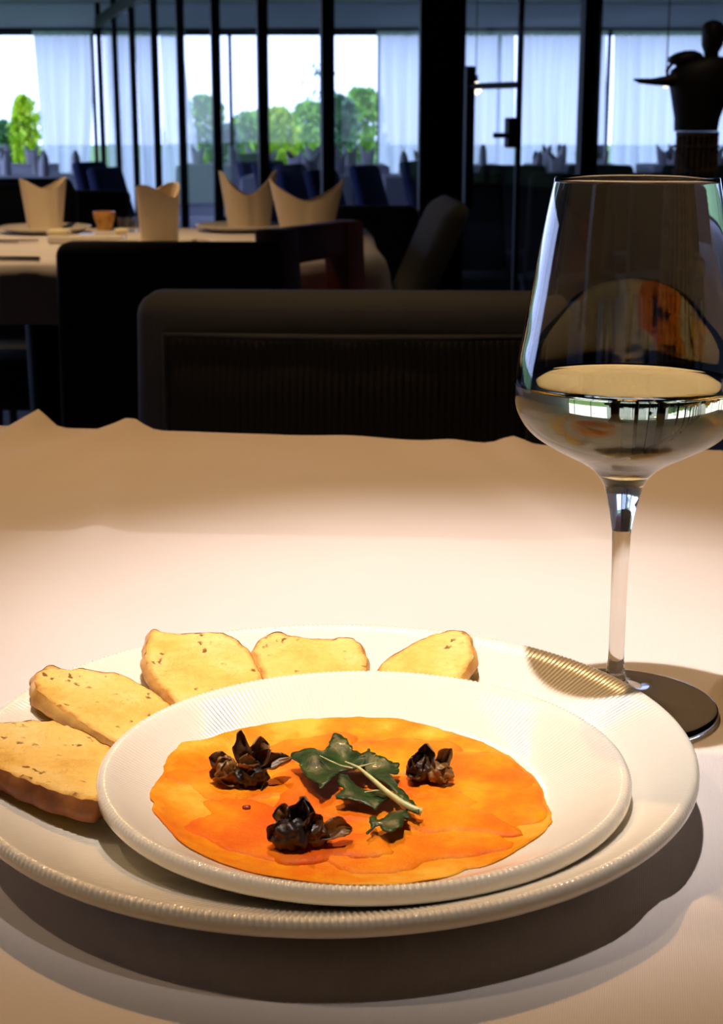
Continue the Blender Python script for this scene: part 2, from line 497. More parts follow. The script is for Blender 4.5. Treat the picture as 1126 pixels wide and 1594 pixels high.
bush('dark leafy shrub at the right end of the garden hedge', 526, 22.8, 70, 150, M['leaf_dark'], 8)
bush('tall green shrub against the curtained window', 562, 27.4, 96, 138, M['leaf_green'], 9, 2200)
bush('wispy pale tree rising above the garden hedge', 500, 30.0, 80, 100, M['leaf_dark'], 10, 260)

# ================================================================== FURNITURE HELPERS
def uph_chair(name, label, loc, rz, w, hback, mat, recline=0.10, zf=0.0, ribs=False, group=None, taper=0.0, thick=0.075, rounded=0.03, legs=True):
    """upholstered chair; local -Y is the front (where the sitter faces), back at +Y"""
    root = thing(name, label, 'chair', (loc[0], loc[1], zf), rz, group)
    hs = 0.46; dp = 0.44
    mb = MB(); mb.box((0, -dp / 2 + 0.03, hs - 0.05), (w, dp, 0.10), 0.03, 3); mb.build('seat', mat, root)
    mb = MB()
    vs = mb.box((0, 0, (hback - hs) / 2), (w, thick, hback - hs + 0.06), rounded, 4)
    H = hback - hs
    for v in vs:
        t = v.co.z / H
        v.co.y += recline * t + (-0.02 * math.cos(v.co.x / w * PI) if ribs else 0)
        v.co.x *= 1 - taper * t
        v.co.z += hs - 0.03
    back = mb.build('backrest', mat, root)
    if ribs:
        nr = int((w - 0.066) / 0.0066)
        W2 = w - 0.066
        def fn(u, v):
            x = (u - 0.5) * W2
            z = hs + 0.02 + v * (H - 0.060)
            t = (z - hs) / H
            e = min(u, 1 - u) * W2; e2 = (1 - v) * H
            edge = min(1, e / 0.006, e2 / 0.006 + 0.0)
            y = -thick / 2 + recline * t - 0.02 * math.cos(x / w * PI) - 0.0015 + 0.006 * (1 - max(edge, 0)) - 0.0016 * abs(math.sin(PI * u * nr))
            return (x, y, z)
        mb = MB(); mb.grid(nr * 6, 10, fn); mb.build('ribbed_panel', M['chair_black'], back, normals=False, angle=None)
        mb = MB()
        xs = W2 / 2 + 0.003
        pts = []
        for (x, z) in [(-xs, hs + 0.02), (-xs, hs + H * .5), (-xs, hs + H - 0.036), (-xs * .5, hs + H - 0.036), (0, hs + H - 0.036), (xs * .5, hs + H - 0.036), (xs, hs + H - 0.036), (xs, hs + H * .5), (xs, hs + 0.02)]:
            t = (z - hs) / H
            pts.append((x, -thick / 2 + recline * t - 0.02 * math.cos(x / w * PI), z))
        mb.tube(pts, 0.0025, 6); mb.build('piping', mat, back)
    if legs:
        for sx in (-1, 1):
            for yy, sl in ((-dp + 0.07, -0.02), (0.0, 0.05)):
                mb = MB(); mb.cyl((sx * (w / 2 - 0.035), yy + sl, 0.0), (sx * (w / 2 - 0.04), yy, hs - 0.08), 0.014, 0.020, 10)
                mb.build('leg', M['wood_leg'], root)
    return root

def cloth_rect(w, d, drop, res, fn=None, corner=0.02, ripple=0.012, seed=0):
    """draped rectangular cloth, top at z=0, centred; returns MB"""
    mb = MB()
    hw, hd = w / 2, d / 2
    def axis(h):
        n = max(4, int(2 * h / res)); a = [-h + 2 * h * i / n for i in range(n + 1)]
        k = max(3, int(drop / max(res, 0.02)))
        ext = [drop * (i + 1) / k for i in range(k)]
        ext = [0.004, 0.010, 0.018] + [e for e in ext if e > 0.03]
        return [(-h, -e) for e in reversed(ext)] + [(x, 0) for x in a] + [(h, e) for e in ext]
    ax, ay = axis(hw), axis(hd)
    verts = []
    for (x, ex) in ax:
        row = []
        for (y, ey) in ay:
            s = math.hypot(ex, ey) if (ex and ey) else abs(ex) + abs(ey)
            z = 0.0; px, py = x, y
            if s > 0:
                rr = corner
                th = min(s / rr, PI / 2)
                out = rr * math.sin(th); z = -rr * (1 - math.cos(th)) - max(0, s - rr * PI / 2)
                k = 1.0 / max(s, 1e-9)
                rip = ripple * min(1, s / 0.08) * math.sin(23 * (x + y) + seed + 11 * (x - y))
                px += (out + rip) * ex * k; py += (out + rip) * ey * k
                if ex and ey: z *= 1.06
            if fn: z += fn(x, y, s)
            row.append(mb.bm.verts.new((px, py, z)))
        verts.append(row)
    for i in range(len(ax) - 1):
        for j in range(len(ay) - 1):
            mb.bm.faces.new((verts[i][j], verts[i + 1][j], verts[i + 1][j + 1], verts[i][j + 1]))
    return mb

def table_under(label, loc, rz, w, d, zf, ztop, group=None):
    root = thing('dining_table', label, 'table', (loc[0], loc[1], zf), rz, group)
    h = ztop - zf
    mb = MB(); mb.box((0, 0, h - 0.018), (w - 0.012, d - 0.012, 0.03), 0.004); mb.build('tabletop', M['wood_leg'], root, smooth=False)
    mb = MB(); mb.cyl((0, 0, 0.03), (0, 0, h - 0.033), 0.04, 0.045, 14); mb.build('pedestal', M['black_metal'], root)
    mb = MB(); mb.box((0, 0, 0.015), (0.5, 0.5, 0.03), 0.008); mb.build('base_plate', M['black_metal'], root, smooth=False)
    return root

def napkin_mesh(name, h, w, mat, seed=0, dip=0.45):
    """crown fold: oval sleeve with two peaks on opposite sides, creased down the front"""
    mb = MB()
    n, m = 48, 8
    rnd = random.Random(seed); ph = rnd.uniform(-.2, .2)
    rows = []
    for j in range(m + 1):
        v = j / m; row = []
        for k in range(n):
            a = 2 * PI * k / n
            c = abs(math.cos(a + ph * v))
            top = h * (1 - dip + dip * c ** 1.6)
            spread = 0.72 + 0.34 * v
            rx = w / 2 * spread; ry = w * 0.26 * (1.0 - 0.15 * v)
            fold = 1 + 0.05 * math.cos(4 * a + seed) - 0.08 * math.exp(-((a - 1.5 * PI) / 0.10) ** 2)
            row.append(mb.bm.verts.new((rx * math.cos(a) * fold, ry * math.sin(a) * fold, top * v)))
        rows.append(row)
    for a, b in zip(rows, rows[1:]):
        for k in range(n):
            q = (k + 1) % n; mb.bm.faces.new((a[k], a[q], b[q], b[k]))
    # inner sleeve gives the cloth its thickness
    inn = [[mb.bm.verts.new((v.co.x * 0.93, v.co.y * 0.90, v.co.z * 0.995)) for v in r] for r in rows]
    for a, b in zip(inn, inn[1:]):
        for k in range(n):
            q = (k + 1) % n; mb.bm.faces.new((b[k], b[q], a[q], a[k]))
    for k in range(n):
        q = (k + 1) % n
        mb.bm.faces.new((rows[-1][k], rows[-1][q], inn[-1][q], inn[-1][k]))
        mb.bm.faces.new((rows[0][q], rows[0][k], inn[0][k], inn[0][q]))
    return mb.data(name, mat, True, True, 50)

# ================================================================== FAR DINING ROOM
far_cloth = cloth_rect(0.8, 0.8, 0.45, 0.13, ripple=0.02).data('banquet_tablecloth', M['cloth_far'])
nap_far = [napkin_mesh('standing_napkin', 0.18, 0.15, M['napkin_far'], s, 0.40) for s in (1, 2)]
far_table0 = None
far_specs = [(60, 11.9), (470, 11.9), (680, 11.8), (890, 11.9), (1100, 11.8),
             (0, 14.3), (350, 14.4), (530, 14.3), (712, 14.2), (895, 14.3), (1078, 14.3)]
rnd = random.Random(3)
for i, (px, d) in enumerate(far_specs):
    x = X_of(px, d)
    rz = rnd.uniform(-.06, .06)
    zone = ('outside the glass partition' if px < 200 else 'behind the glass partition before the garden view' if px < 655 else 'beyond the glass door before the curtains')
    row_ = 'front-row' if d < 13 else 'rear-row'
    lab = row_ + ' banquet table ' + zone
    if far_table0 is None:
        far_table0 = table_under(lab, (x, d), rz, 0.8, 0.8, ZF, ZF + 0.747, 'banquet tables in the far dining room')
    else:
        dup(far_table0, (x, d, ZF), rz, lab)
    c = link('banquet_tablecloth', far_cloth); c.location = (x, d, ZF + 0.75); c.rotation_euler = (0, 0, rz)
    tag(c, 'white cloth on the ' + row_ + ' banquet table ' + zone, 'tablecloth', 'tablecloths in the far dining room')
    for k in range(4):
        a = rz + k * PI / 2 + 0.3
        o = link('standing_napkin', nap_far[k % 2])
        o.location = (x + 0.26 * math.cos(a), d + 0.26 * math.sin(a), ZF + 0.75)
        o.rotation_euler = (0, 0, rnd.uniform(0, PI))
        tag(o, 'white crown napkin on the ' + row_ + ' banquet table ' + zone, 'napkin', 'napkins on the far banquet tables')
navy0 = None
navy = [(528, 9.2, 62), (594, 10.0, 62), (476, 10.2, 60), (438, 11.0, 56), (405, 12.95, 58), (186, 9.6, 66), (158, 10.7, 60), (668, 10.9, 62)]
for (px, d, rot) in navy:
    lab = 'navy chair turned sideways ' + ('beyond the amber candle glass' if px < 200 else 'behind the black column' if px > 640 else 'behind the pointed napkins, before the garden view')
    x = X_of(px, d)
    if navy0 is None:
        navy0 = uph_chair('dining_chair', lab, (x, d), R(rot), 0.36, 0.88, M['chair_navy'], 0.12, ZF, group='navy chairs in the far dining room', taper=0.12)
    else: dup(navy0, (x, d, ZF), R(rot), lab)
black0 = None
for (px, d, rot) in [(728, 7.6, 4), (890, 7.6, -4), (1052, 7.6, 4), (800, 8.75, -6), (945, 8.75, 5), (1092, 8.75, -4)]:
    lab = 'black upholstered chair standing beyond the glass door'
    x = X_of(px, d)
    if black0 is None:
        black0 = uph_chair('dining_chair', lab, (x, d), R(rot), 0.42, 0.92, M['chair_black'], 0.10, ZF, group='black chairs beyond the glass door', taper=0.1)
    else: dup(black0, (x, d, ZF), R(rot))

def emit(name, col, s):
    m, nt, b = new_mat(name)
    b.inputs['Base Color'].default_value = (*col, 1)
    b.inputs['Emission Color'].default_value = (*col, 1); b.inputs['Emission Strength'].default_value = s
    return m
M['reflection_ball'] = emit('glowing_reflection', (1.0, 0.88, 0.62), 3.0)
def reflection_ball(px, py, Y, r, label):  # added glowing ball on a cord, stands in for a lamp's reflection in glass
    p = at_d(px, py, Y)
    root = thing('lamp_reflection', label, 'lamp reflection', p)
    mb = MB(); prof = [(0, -r)] + [(r * math.cos(a), r * math.sin(a)) for a in [R(-60), R(-30), 0, R(30), R(60)]] + [(r * .3, r * .98), (0, r)]
    mb.lathe(prof, 20); mb.build('reflection_ball', M['reflection_ball'], root)
    mb = MB(); mb.cyl((0, 0, r * .9), (0, 0, r * 2.0), r * .35, n=10); mb.build('ball_cap', M['black_metal'], root)
    mb = MB(); mb.cyl((0, 0, r * 2), (0, 0, CEIL - p.z), 0.002, n=6); mb.build('cord', M['black_metal'], root)
reflection_ball(741, 137, 6.6, 0.026, 'small round glowing ball on a cord imitating a lamp reflection beside the door handle')
reflection_ball(1037, 132, 4.6, 0.009, 'tiny glowing ball on a cord imitating a lamp reflection beside the sculpture')

# ================================================================== NEIGHBOURING TABLE
LT_W, LT_D = 1.30, 0.80
ltc = Vector((-0.635, 3.11, 0)); lrz = R(2)
table_under('cloth-covered table with standing napkins behind the empty black chair', ltc, lrz, LT_W, LT_D, 0.0, 0.747)
mb = cloth_rect(LT_W, LT_D, 0.12, 0.04, lambda x, y, s: 0.0, 0.02, 0.010, 2)
c = mb.build('tablecloth', M['cloth'], None, angle=None); c.location = (ltc.x, ltc.y, 0.75); c.rotation_euler = (0, 0, lrz)
tag(c, 'short white tablecloth on the neighbouring table set with four napkins', 'tablecloth')

M['porcelain'] = simple('cream_porcelain', (0.80, 0.745, 0.66), 0.16, vary=0.02, scale=20, coat=0.3)
def small_plate_mesh(name, rr, h):
    mb = MB()
    prof = [(0, 0.004), (rr * .62, 0.004), (rr * .72, 0.006), (rr * .97, h), (rr, h - 0.001), (rr * .99, h - 0.004), (rr * .72, 0.001), (rr * .6, 0.0), (0, 0.0)]
    mb.lathe(prof, 64)
    return mb.data(name, M['porcelain'], True, True, 40)
sp_me = small_plate_mesh('side_setting_plate', 0.098, 0.015)
settings = [  # px, py of the napkin foot, height, width, turn, labels
    (68, 360, 0.112, 0.115, 52, 'cream napkin with one blunt and one narrow peak on the neighbouring table', 'white plate under the blunt-peaked napkin beside the cutlery'),
    (247, 386, 0.118, 0.125, 68, 'cream napkin with two close peaks right behind the black chair', 'white plate under the twin-peaked napkin behind the black chair'),
    (387, 357, 0.125, 0.125, 26, 'tall pointed cream napkin standing left of the spread-out napkin', 'white plate under the tall pointed napkin'),
    (478, 363, 0.112, 0.160, -4, 'wide boat-shaped cream napkin behind the wooden chair', 'white plate under the boat-shaped napkin'),
]
for i, (px, py, h, w, rot, lab, labp) in enumerate(settings):
    p = at_z(px, py, 0.755)
    o = link('dinner_plate', sp_me); o.location = (p.x + (0, 0, -0.020, 0.016)[i], p.y + 0.02, 0.7505)
    tag(o, labp, 'plate', 'plates on the neighbouring table')
    o = link('folded_napkin', napkin_mesh('folded_napkin', h, w, M['napkin'], i, 0.42 if i > 1 else 0.22))
    o.location = (p.x, p.y + 0.02, 0.7552); o.rotation_euler = (0, 0, R(rot))
    tag(o, lab, 'napkin', 'napkins on the neighbouring table')
# butter dish, amber glass, cutlery
p = at_z(136, 378, 0.75)
root = thing('butter_dish', 'low white oblong dish with a lid edge on the neighbouring table', 'dish', (p.x, p.y, 0.7505), 0.05)
mb = MB(); mb.box((0, 0, 0.008), (0.15, 0.07, 0.016), 0.005, 2); mb.build('dish', M['porcelain'], root)
mb = MB(); mb.box((-0.055, 0, 0.021), (0.042, 0.055, 0.010), 0.003, 2); mb.build('butter_pat', simple('butter', (0.85, 0.76, 0.5), 0.4), root)
mb = MB(); mb.box((0.068, 0.01, 0.021), (0.026, 0.04, 0.010), 0.003, 2); mb.build('butter_pat', bpy.data.materials['butter'], root)
p = at_z(160, 360, 0.75)
root = thing('amber_candle_glass', 'small amber candle glass beside the white oblong dish', 'candle holder', (p.x, p.y + 0.03, 0.7505))
M['amber'] = simple('amber_wax_glass', (0.75, 0.36, 0.05), 0.2, vary=0.1, coat=0.5)
mb = MB(); mb.lathe([(0, 0), (0.016, 0), (0.018, 0.012), (0.024, 0.026), (0.025, 0.040), (0.023, 0.040), (0.021, 0.028), (0, 0.026)], 32); mb.build('cup', M['amber'], root)
mb = MB(); mb.cyl((0, 0, 0.026), (0, 0, 0.036), 0.001, n=6); mb.build('wick', M['black_metal'], root)
mb = MB(); mb.lathe([(0, 0), (0.020, 0), (0.022, 0.03), (0.0215, 0.03), (0.0195, 0.002), (0, 0.002)], 32)
o = mb.build('water_tumbler', glass_mat('clear_tumbler_glass', (1, 1, 1), 1.45)); p2 = at_z(188, 362, 0.75); o.location = (p2.x + 0.012, p2.y + 0.03, 0.7505)
tag(o, 'small clear tumbler beside the amber candle glass', 'glass')
M['cutlery'] = simple('dark_reflecting_steel', (0.28, 0.26, 0.24), 0.25, 1.0, vary=0.1)
def knife(px, py, L, rz, label):
    p = at_z(px, py, 0.752)
    root = thing('table_knife', label, 'knife', (p.x, p.y, 0.7505), rz)
    mb = MB(); mb.box((-L * .28, 0, 0.004), (L * .44, 0.013, 0.007), 0.003, 2); mb.build('handle', M['cutlery'], root)
    mb = MB(); vs = mb.box((L * .22, 0, 0.003), (L * .56, 0.018, 0.002))
    for v in vs:
        if v.co.x > L * .3: v.co.y = v.co.y * 0.35 + 0.004
    mb.build('blade', M['cutlery'], root, smooth=False)
knife(-20, 404, 0.19, R(175), 'steel table knife lying at the front edge of the neighbouring table')
p = at_z(-12, 377, 0.752)
root = thing('table_fork', 'steel fork lying behind the knife on the neighbouring table', 'fork', (p.x, p.y, 0.7505), R(4))
mb = MB(); mb.box((-0.04, 0, 0.004), (0.12, 0.010, 0.005), 0.002); mb.build('handle', M['cutlery'], root)
mb = MB(); mb.box((0.035, 0, 0.004), (0.035, 0.022, 0.003), 0.001); mb.build('head', M['cutlery'], root)
for k in range(4):
    mb = MB(); mb.box((0.070, -0.009 + 0.006 * k, 0.005), (0.04, 0.003, 0.002)); mb.build('tine', M['cutlery'], root, smooth=False)

# chairs around the neighbouring table
def cx(px, d): return X_of(px, d)
uph_chair('dining_chair', 'black chair with its plain back turned, pushed up to the neighbouring table', (cx(254, 2.42), 2.42), R(180 - 3), 0.352, 0.805, M['chair_black'], -0.02, rounded=0.02)
uph_chair('dining_chair', 'dark olive chair behind the blunt-peaked napkin', (cx(12, 3.85), 3.85), R(2), 0.30, 0.83, M['chair_olive'], 0.06)
uph_chair('dining_chair', 'tall black chair back rising behind the dark olive chair', (cx(40, 5.6), 5.6), R(0), 0.30, 0.975, M['chair_black'], 0.03, ZF)
uph_chair('dining_chair', 'dark olive chair behind the amber candle glass', (cx(100, 4.8), 4.8), R(-6), 0.35, 0.97, M['chair_olive'], 0.06, ZF, rounded=0.02)
uph_chair('dining_chair', 'wide charcoal chair behind the boat-shaped napkin', (cx(577, 3.95), 3.95), R(-6), 0.24, 0.772, M['chair_olive'], 0.05, rounded=0.025)
uph_chair('dining_chair', 'reclined charcoal chair seen from the side below the black column', (cx(562, 3.06), 3.06), R(-86), 0.34, 0.838, M['chair_olive'], 0.165, thick=0.05, rounded=0.03)

# wooden chair with open back
root = thing('wooden_chair', 'dark red wooden chair with an open framed back at the neighbouring table', 'chair', (cx(514, 2.56), 2.56, 0.0), R(62))
W = 0.27; ztop = 0.822
def wbox(name, c, d, bev=0.006):
    mb = MB(); vs = mb.box(c, d, bev, 2)
    for v in vs:
        if v.co.z > 0.45: v.co.y += 0.10 * (v.co.z - 0.45)
    mb.build(name, M['wood'], root)
wbox('stile', (-W / 2 + 0.025, 0, ztop / 2), (0.06, 0.05, ztop))
wbox('stile', (W / 2 - 0.025, 0, ztop / 2), (0.06, 0.05, ztop))
wbox('top_rail', (0, 0, ztop - 0.028), (W - 0.1, 0.04, 0.056))
wbox('cross_rail', (0, 0, ztop - 0.125), (W - 0.1, 0.03, 0.022))
wbox('seat', (0, -0.2, 0.45), (W, 0.40, 0.03))
for sx in (-1, 1): wbox('leg', (sx * (W / 2 - 0.025), -0.37, 0.2175), (0.04, 0.04, 0.435))

# ================================================================== NEAR TABLE
e0 = at_z(0, 662, 0.75); e1 = at_z(1126, 703, 0.75)
ed = (e1 - e0).normalized(); trz = math.atan2(ed.y, ed.x)
TW, TD = 1.70, 1.02
emid = e0 + ed * ((Vector((0, 1.2, 0.75)) - e0).dot(ed))
tc = emid + Vector((ed.y, -ed.x, 0)) * (TD / 2)
tinv = Matrix.Rotation(-trz, 3, 'Z')
def tloc(p): return tinv @ (Vector((p.x, p.y, 0)) - Vector((tc.x, tc.y, 0)))
table_under('near dining table under the large white cloth', (tc.x, tc.y), trz, TW, TD, 0.0, 0.742)
f1 = tloc(at_z(66, 660, 0.75)); f2 = tloc(at_z(216, 658, 0.75)); f3 = tloc(at_z(803, 678, 0.75)); f4 = tloc(at_z(560, 664, 0.75))
g2 = tloc(at_z(150, 850, 0.75)); h2 = tloc(at_z(60, 960, 0.75))
c1a, c1b = tloc(at_z(150, 846, 0.75)), tloc(at_z(1126, 872, 0.75))
k1a, k1b = tloc(at_z(1010, 1425, 0.75)), tloc(at_z(1250, 1420, 0.75))
k2a, k2b = tloc(at_z(1000, 1062, 0.75)), tloc(at_z(1300, 1075, 0.75))
n1a, n1b = tloc(at_z(700, 690, 0.75)), tloc(at_z(930, 860, 0.75))
keep = [(tloc(Vector((-0.012, 0.535, 0))), 0.10, 0.15), (tloc(Vector((0.1093, 0.625, 0))), 0.05, 0.07)]
def segd(p, a, b):
    ab = b - a; t = max(0, min(1, (p - a).dot(ab) / ab.length_squared))
    return (p - a - ab * t).length, t
def cloth_h(x, y, s):
    p = Vector((x, y, 0)); z = 0.0
    e = TD / 2 - y                                    # distance from the far edge
    for q, a, sg, L, sl in ((f1, 0.0150, 0.011, 0.14, 0.06), (f2, 0.0085, 0.013, 0.30, -0.22), (f3, 0.0065, 0.012, 0.22, 0.3), (f4, 0.0018, 0.03, 0.3, 0.1)):
        dx = x - q.x - sl * e
        sgs = sg * (1 + 2.2 * e / L)
        z += a * math.exp(-(dx / sgs) ** 2) * math.exp(-(e / L) ** 1.3)
    d, t = segd(p, f2, g2); z += 0.0026 * math.exp(-(d / 0.011) ** 2)
    d, t = segd(p, g2, h2); z += 0.0022 * math.exp(-(d / 0.014) ** 2) * (1 - t)
    d, t = segd(p, n1a, n1b); z += 0.0024 * math.exp(-(d / 0.016) ** 2)
    # ironed crease across the table: the far part dips behind it
    ab = c1b - c1a; nrm2 = Vector((-ab.y, ab.x, 0)).normalized()
    dd = (p - c1a).dot(nrm2) - 0.006 * math.sin(9 * x)
    z += (0.0075 * math.exp(-(dd / 0.075) ** 2) if dd < 0 else 0.0075 * math.exp(-(dd / 0.020) ** 2)) * (0.55 + 0.45 * math.sin(6 * x + 1.9))
    for a, b, amp, sg in ((k1a, k1b, 0.004, 0.010), (k2a, k2b, 0.004, 0.009)):
        d, t = segd(p, a, b); z += amp * math.exp(-(d / sg) ** 2)
    z += 0.0012 * noise.noise(Vector((x * 7, y * 7, 1.3)))
    k = 1.0
    for c, r0, r1 in keep:
        k *= smooth01(r0, r1, (p - c).length)
    return z * k
mb = cloth_rect(TW, TD, 0.25, 0.0075, cloth_h, 0.014, 0.010, 0)
c = mb.build('tablecloth', M['cloth'], None, angle=None); c.location = (tc.x, tc.y, 0.75); c.rotation_euler = (0, 0, trz)
tag(c, 'large creased white tablecloth under the plates and the wine glass', 'tablecloth')

# chairs at the near table
uph_chair('dining_chair', 'charcoal chair with a vertically ribbed back facing the plates', (cx(536, 1.44), 1.44), R(-2.5), 0.405, 0.834, M['chair_grey'], 0.05, ribs=True, rounded=0.022, thick=0.07)
# ------------------------------------------------------------------ sculpture on a woven stand
sd = 3.35
sx0 = X_of(1088, sd)
zt = at_d(1088, 205, sd).z
root = thing('sculpture', 'black figure sculpture with an outstretched arm and a broad hat shape', 'sculpture', (sx0, sd, zt + 0.001), 0)
M['bronze'] = simple('black_bronze', (0.012, 0.011, 0.010), 0.55, vary=0.3)
k = sd / F
def loft(name, secs, mat):
    """secs: (x, z, half width, half depth) in pixels, relative to the sculpture's base"""
    mb = MB(); n = 20; rings = []
    for (x, z, a, b) in secs:
        rings.append([mb.bm.verts.new(((x + a * math.cos(2 * PI * i / n)) * k, b * math.sin(2 * PI * i / n) * k, z * k)) for i in range(n)])
    for a, b in zip(rings, rings[1:]):
        for i in range(n):
            j = (i + 1) % n; mb.bm.faces.new((a[i], a[j], b[j], b[i]))
    mb.bm.faces.new(rings[0][::-1]); mb.bm.faces.new(rings[-1])
    return mb.build(name, mat, root)
loft('torso', [(-3, 0, 33, 22), (-2, 20, 35, 24), (0, 45, 42, 28), (3, 68, 50, 30), (6, 88, 52, 28), (10, 100, 40, 24), (14, 108, 22, 16)], M['bronze'])
loft('head', [(15, 104, 11, 10), (14, 114, 11, 11), (15, 124, 16, 15), (16, 138, 18, 17), (15, 150, 17, 16), (15, 157, 12, 12), (15, 160, 4, 4)], M['bronze'])
mb = MB(); mb.tube([(-30 * k, -4 * k, 76 * k), (-52 * k, -8 * k, 73 * k), (-75 * k, -10 * k, 72 * k), (-92 * k, -10 * k, 73 * k), (-102 * k, -10 * k, 75 * k)], [14 * k, 8 * k, 5 * k, 4 * k, 1.5 * k], 10); mb.build('arm', M['bronze'], root)
loft('hat_brim', [(-22, 94, 14, 10), (-24, 100, 26, 16), (-23, 107, 27, 17), (-20, 113, 20, 14), (-18, 117, 8, 6)], M['bronze'])
mb = MB(); mb.tube([(-45 * k, -6 * k, 98 * k), (-52 * k, -7 * k, 88 * k), (-50 * k, -8 * k, 76 * k)], 3 * k, 8); mb.build('hat_ribbon', M['bronze'], root)
M['wicker'] = simple('brown_wicker', (0.10, 0.07, 0.04), 0.7, vary=0.5, scale=60)
root = thing('wicker_stand', 'tall brown woven stand carrying the black sculpture', 'plant stand', (sx0, sd, 0.0), 0)
rb = 0.050
mb = MB(); mb.cyl((0, 0, 0), (0, 0, zt - 0.004), rb * 0.96, rb * 0.72, 24); mb.build('core', M['bronze'], root)
mb = MB(); mb.cyl((0, 0, zt - 0.008), (0, 0, zt), rb * .9, n=24); mb.build('top_ring', M['wicker'], root)
n = 22
for i in range(n):
    a = 2 * PI * i / n
    mb = MB(); mb.tube([(rb * 1.05 * math.cos(a), rb * 1.05 * math.sin(a), 0.0), (rb * 1.0 * math.cos(a), rb * 1.0 * math.sin(a), zt * .6), (rb * .82 * math.cos(a), rb * .82 * math.sin(a), zt - 0.004)], 0.0035, 6)
    mb.build('cane', M['wicker'], root)
for i in range(16):
    z = zt - 0.03 - 0.05 * i
    if z < 0.05: break
    r_ = rb * (0.86 + 0.16 * min(1, i / 8))
    mb = MB(); pts = [((r_ + 0.004 * (-1) ** q) * math.cos(2 * PI * q / n), 0, 0) for q in range(n)]
    mb.tube([((r_ + 0.004 * (-1) ** q) * math.cos(PI / n + 2 * PI * q / n), (r_ + 0.004 * (-1) ** q) * math.sin(PI / n + 2 * PI * q / n), z) for q in range(n + 1)], 0.003, 6, caps=False)
    mb.build('weave_band', M['wicker'], root)

# ================================================================== PLATES
def ribbed_plate(R_, h, rw, ribs, base_r, amp, mat, lip=0.0062):
    """coupe plate with fine radial ribs on its rim; z=0 at the foot, returns MB"""
    n = ribs * 4
    zw = 0.0055
    top = [(0, zw), (rw * .4, zw), (rw * .75, zw), (rw * .92, zw + 0.0003), (rw, zw + 0.0010)]
    for i in range(1, 9):
        t = i / 8; r = rw + (R_ - 0.004 - rw) * t
        top.append((r, zw + 0.001 + (h - zw - 0.001) * (t ** 1.15)))
    edge = [(R_ - 0.0022, h + 0.0004), (R_ - 0.0008, h - 0.0004), (R_, h - 0.002), (R_, h - lip + 0.0022), (R_ - 0.0010, h - lip + 0.0008), (R_ - 0.003, h - lip)]
    low = []
    for i in range(1, 6):
        t = i / 5; r = R_ - 0.004 + (base_r + 0.006 - R_ + 0.004) * t
        low.append((r, (h - lip) * (1 - t) ** 1.2 + 0.0018 * t))
    bot = [(base_r + 0.003, 0.0), (base_r, 0.0), (base_r - 0.004, 0.0020), (0, 0.0020)]
    mb = MB()
    def fn(r, a):
        return 0
    prof = top + edge + low + bot
    rings = []
    for i, (r, z) in enumerate(prof):
        if r < 1e-6: rings.append([mb.bm.verts.new((0, 0, z))]); continue
        is_top = i < len(top) + 3
        env = smooth01(rw * 0.90, rw * 1.04, r) if is_top else (0.5 if i < len(top) + 6 else 0.0)
        ring = []
        for k_ in range(n):
            a = 2 * PI * k_ / n
            dz = amp * env * math.cos(a * ribs)
            ring.append(mb.bm.verts.new((r * math.cos(a), r * math.sin(a), z + (dz if is_top else 0))))
        rings.append(ring)
    for a, b in zip(rings, rings[1:]):
        for k_ in range(n):
            j = (k_ + 1) % n
            if len(a) == 1: mb.bm.faces.new((a[0], b[k_], b[j]))
            elif len(b) == 1: mb.bm.faces.new((a[k_], b[0], a[j]))
            else: mb.bm.faces.new((a[k_], b[k_], b[j], a[j]))
    return mb
CH = Vector((-0.0118, 0.535, 0.7506)); CHR = 0.1350; CHH = 0.0235
PL = Vector((0.0008, 0.511, 0.7506 + 0.0058)); PLR = 0.0946; PLH = 0.0190; PLW = 0.066
M['plate'] = simple('ivory_glazed_porcelain', (0.86, 0.81, 0.70), 0.14, vary=0.015, scale=25, coat=0.4)
o = ribbed_plate(CHR, CHH, 0.088, 380, 0.080, 0.00030, M['plate']).build('charger_plate', M['plate'], None, angle=None)
o.location = CH
tag(o, 'large ivory porcelain plate with fine ribbed rim carrying the bread and smaller plate', 'plate')
o = ribbed_plate(PLR, PLH, PLW, 280, 0.050, 0.00021, M['plate']).build('serving_plate', M['plate'], None, angle=None)
o.location = PL
tag(o, 'smaller ivory ribbed plate holding the orange carpaccio', 'plate')

# ================================================================== WINE GLASS
GX, GY = 0.1093, 0.625
def gz(y):
    return CAMZ + (ray(563, y) * (GY / ray(563, y).y)).z - 0.75
def grad(xl, y):
    z = gz(y) + 0.75
    dep = GY * CP - (z - CAMZ) * SP
    return (563 + GX * F / dep - xl) / F * dep
out_px = [(864.8, 281), (856, 318), (845.5, 367), (837, 412), (829, 456), (821, 495), (814, 531), (807, 563), (803, 586), (800.5, 605), (800, 619), (804.5, 641.6), (816, 664), (832, 681), (861.5, 700), (894, 716.6), (918, 731), (933, 746), (941, 762), (945.5, 782), (949, 800), (953, 830)]
outer = [(grad(x, y), gz(y)) for x, y in out_px]
stem = [(0.00355, gz(880)), (0.0034, gz(960)), (0.0034, gz(1020)), (0.0037, 0.020), (0.0047, 0.014), (0.0075, 0.0098), (0.014, 0.0068), (0.026, 0.0042), (0.038, 0.0028), (0.0432, 0.0022), (0.0443, 0.0014), (0.0440, 0.0004), (0.043, 0.0), (0.030, 0.0), (0.0, 0.0006)]
zb = gz(738)        # inner bottom of the bowl
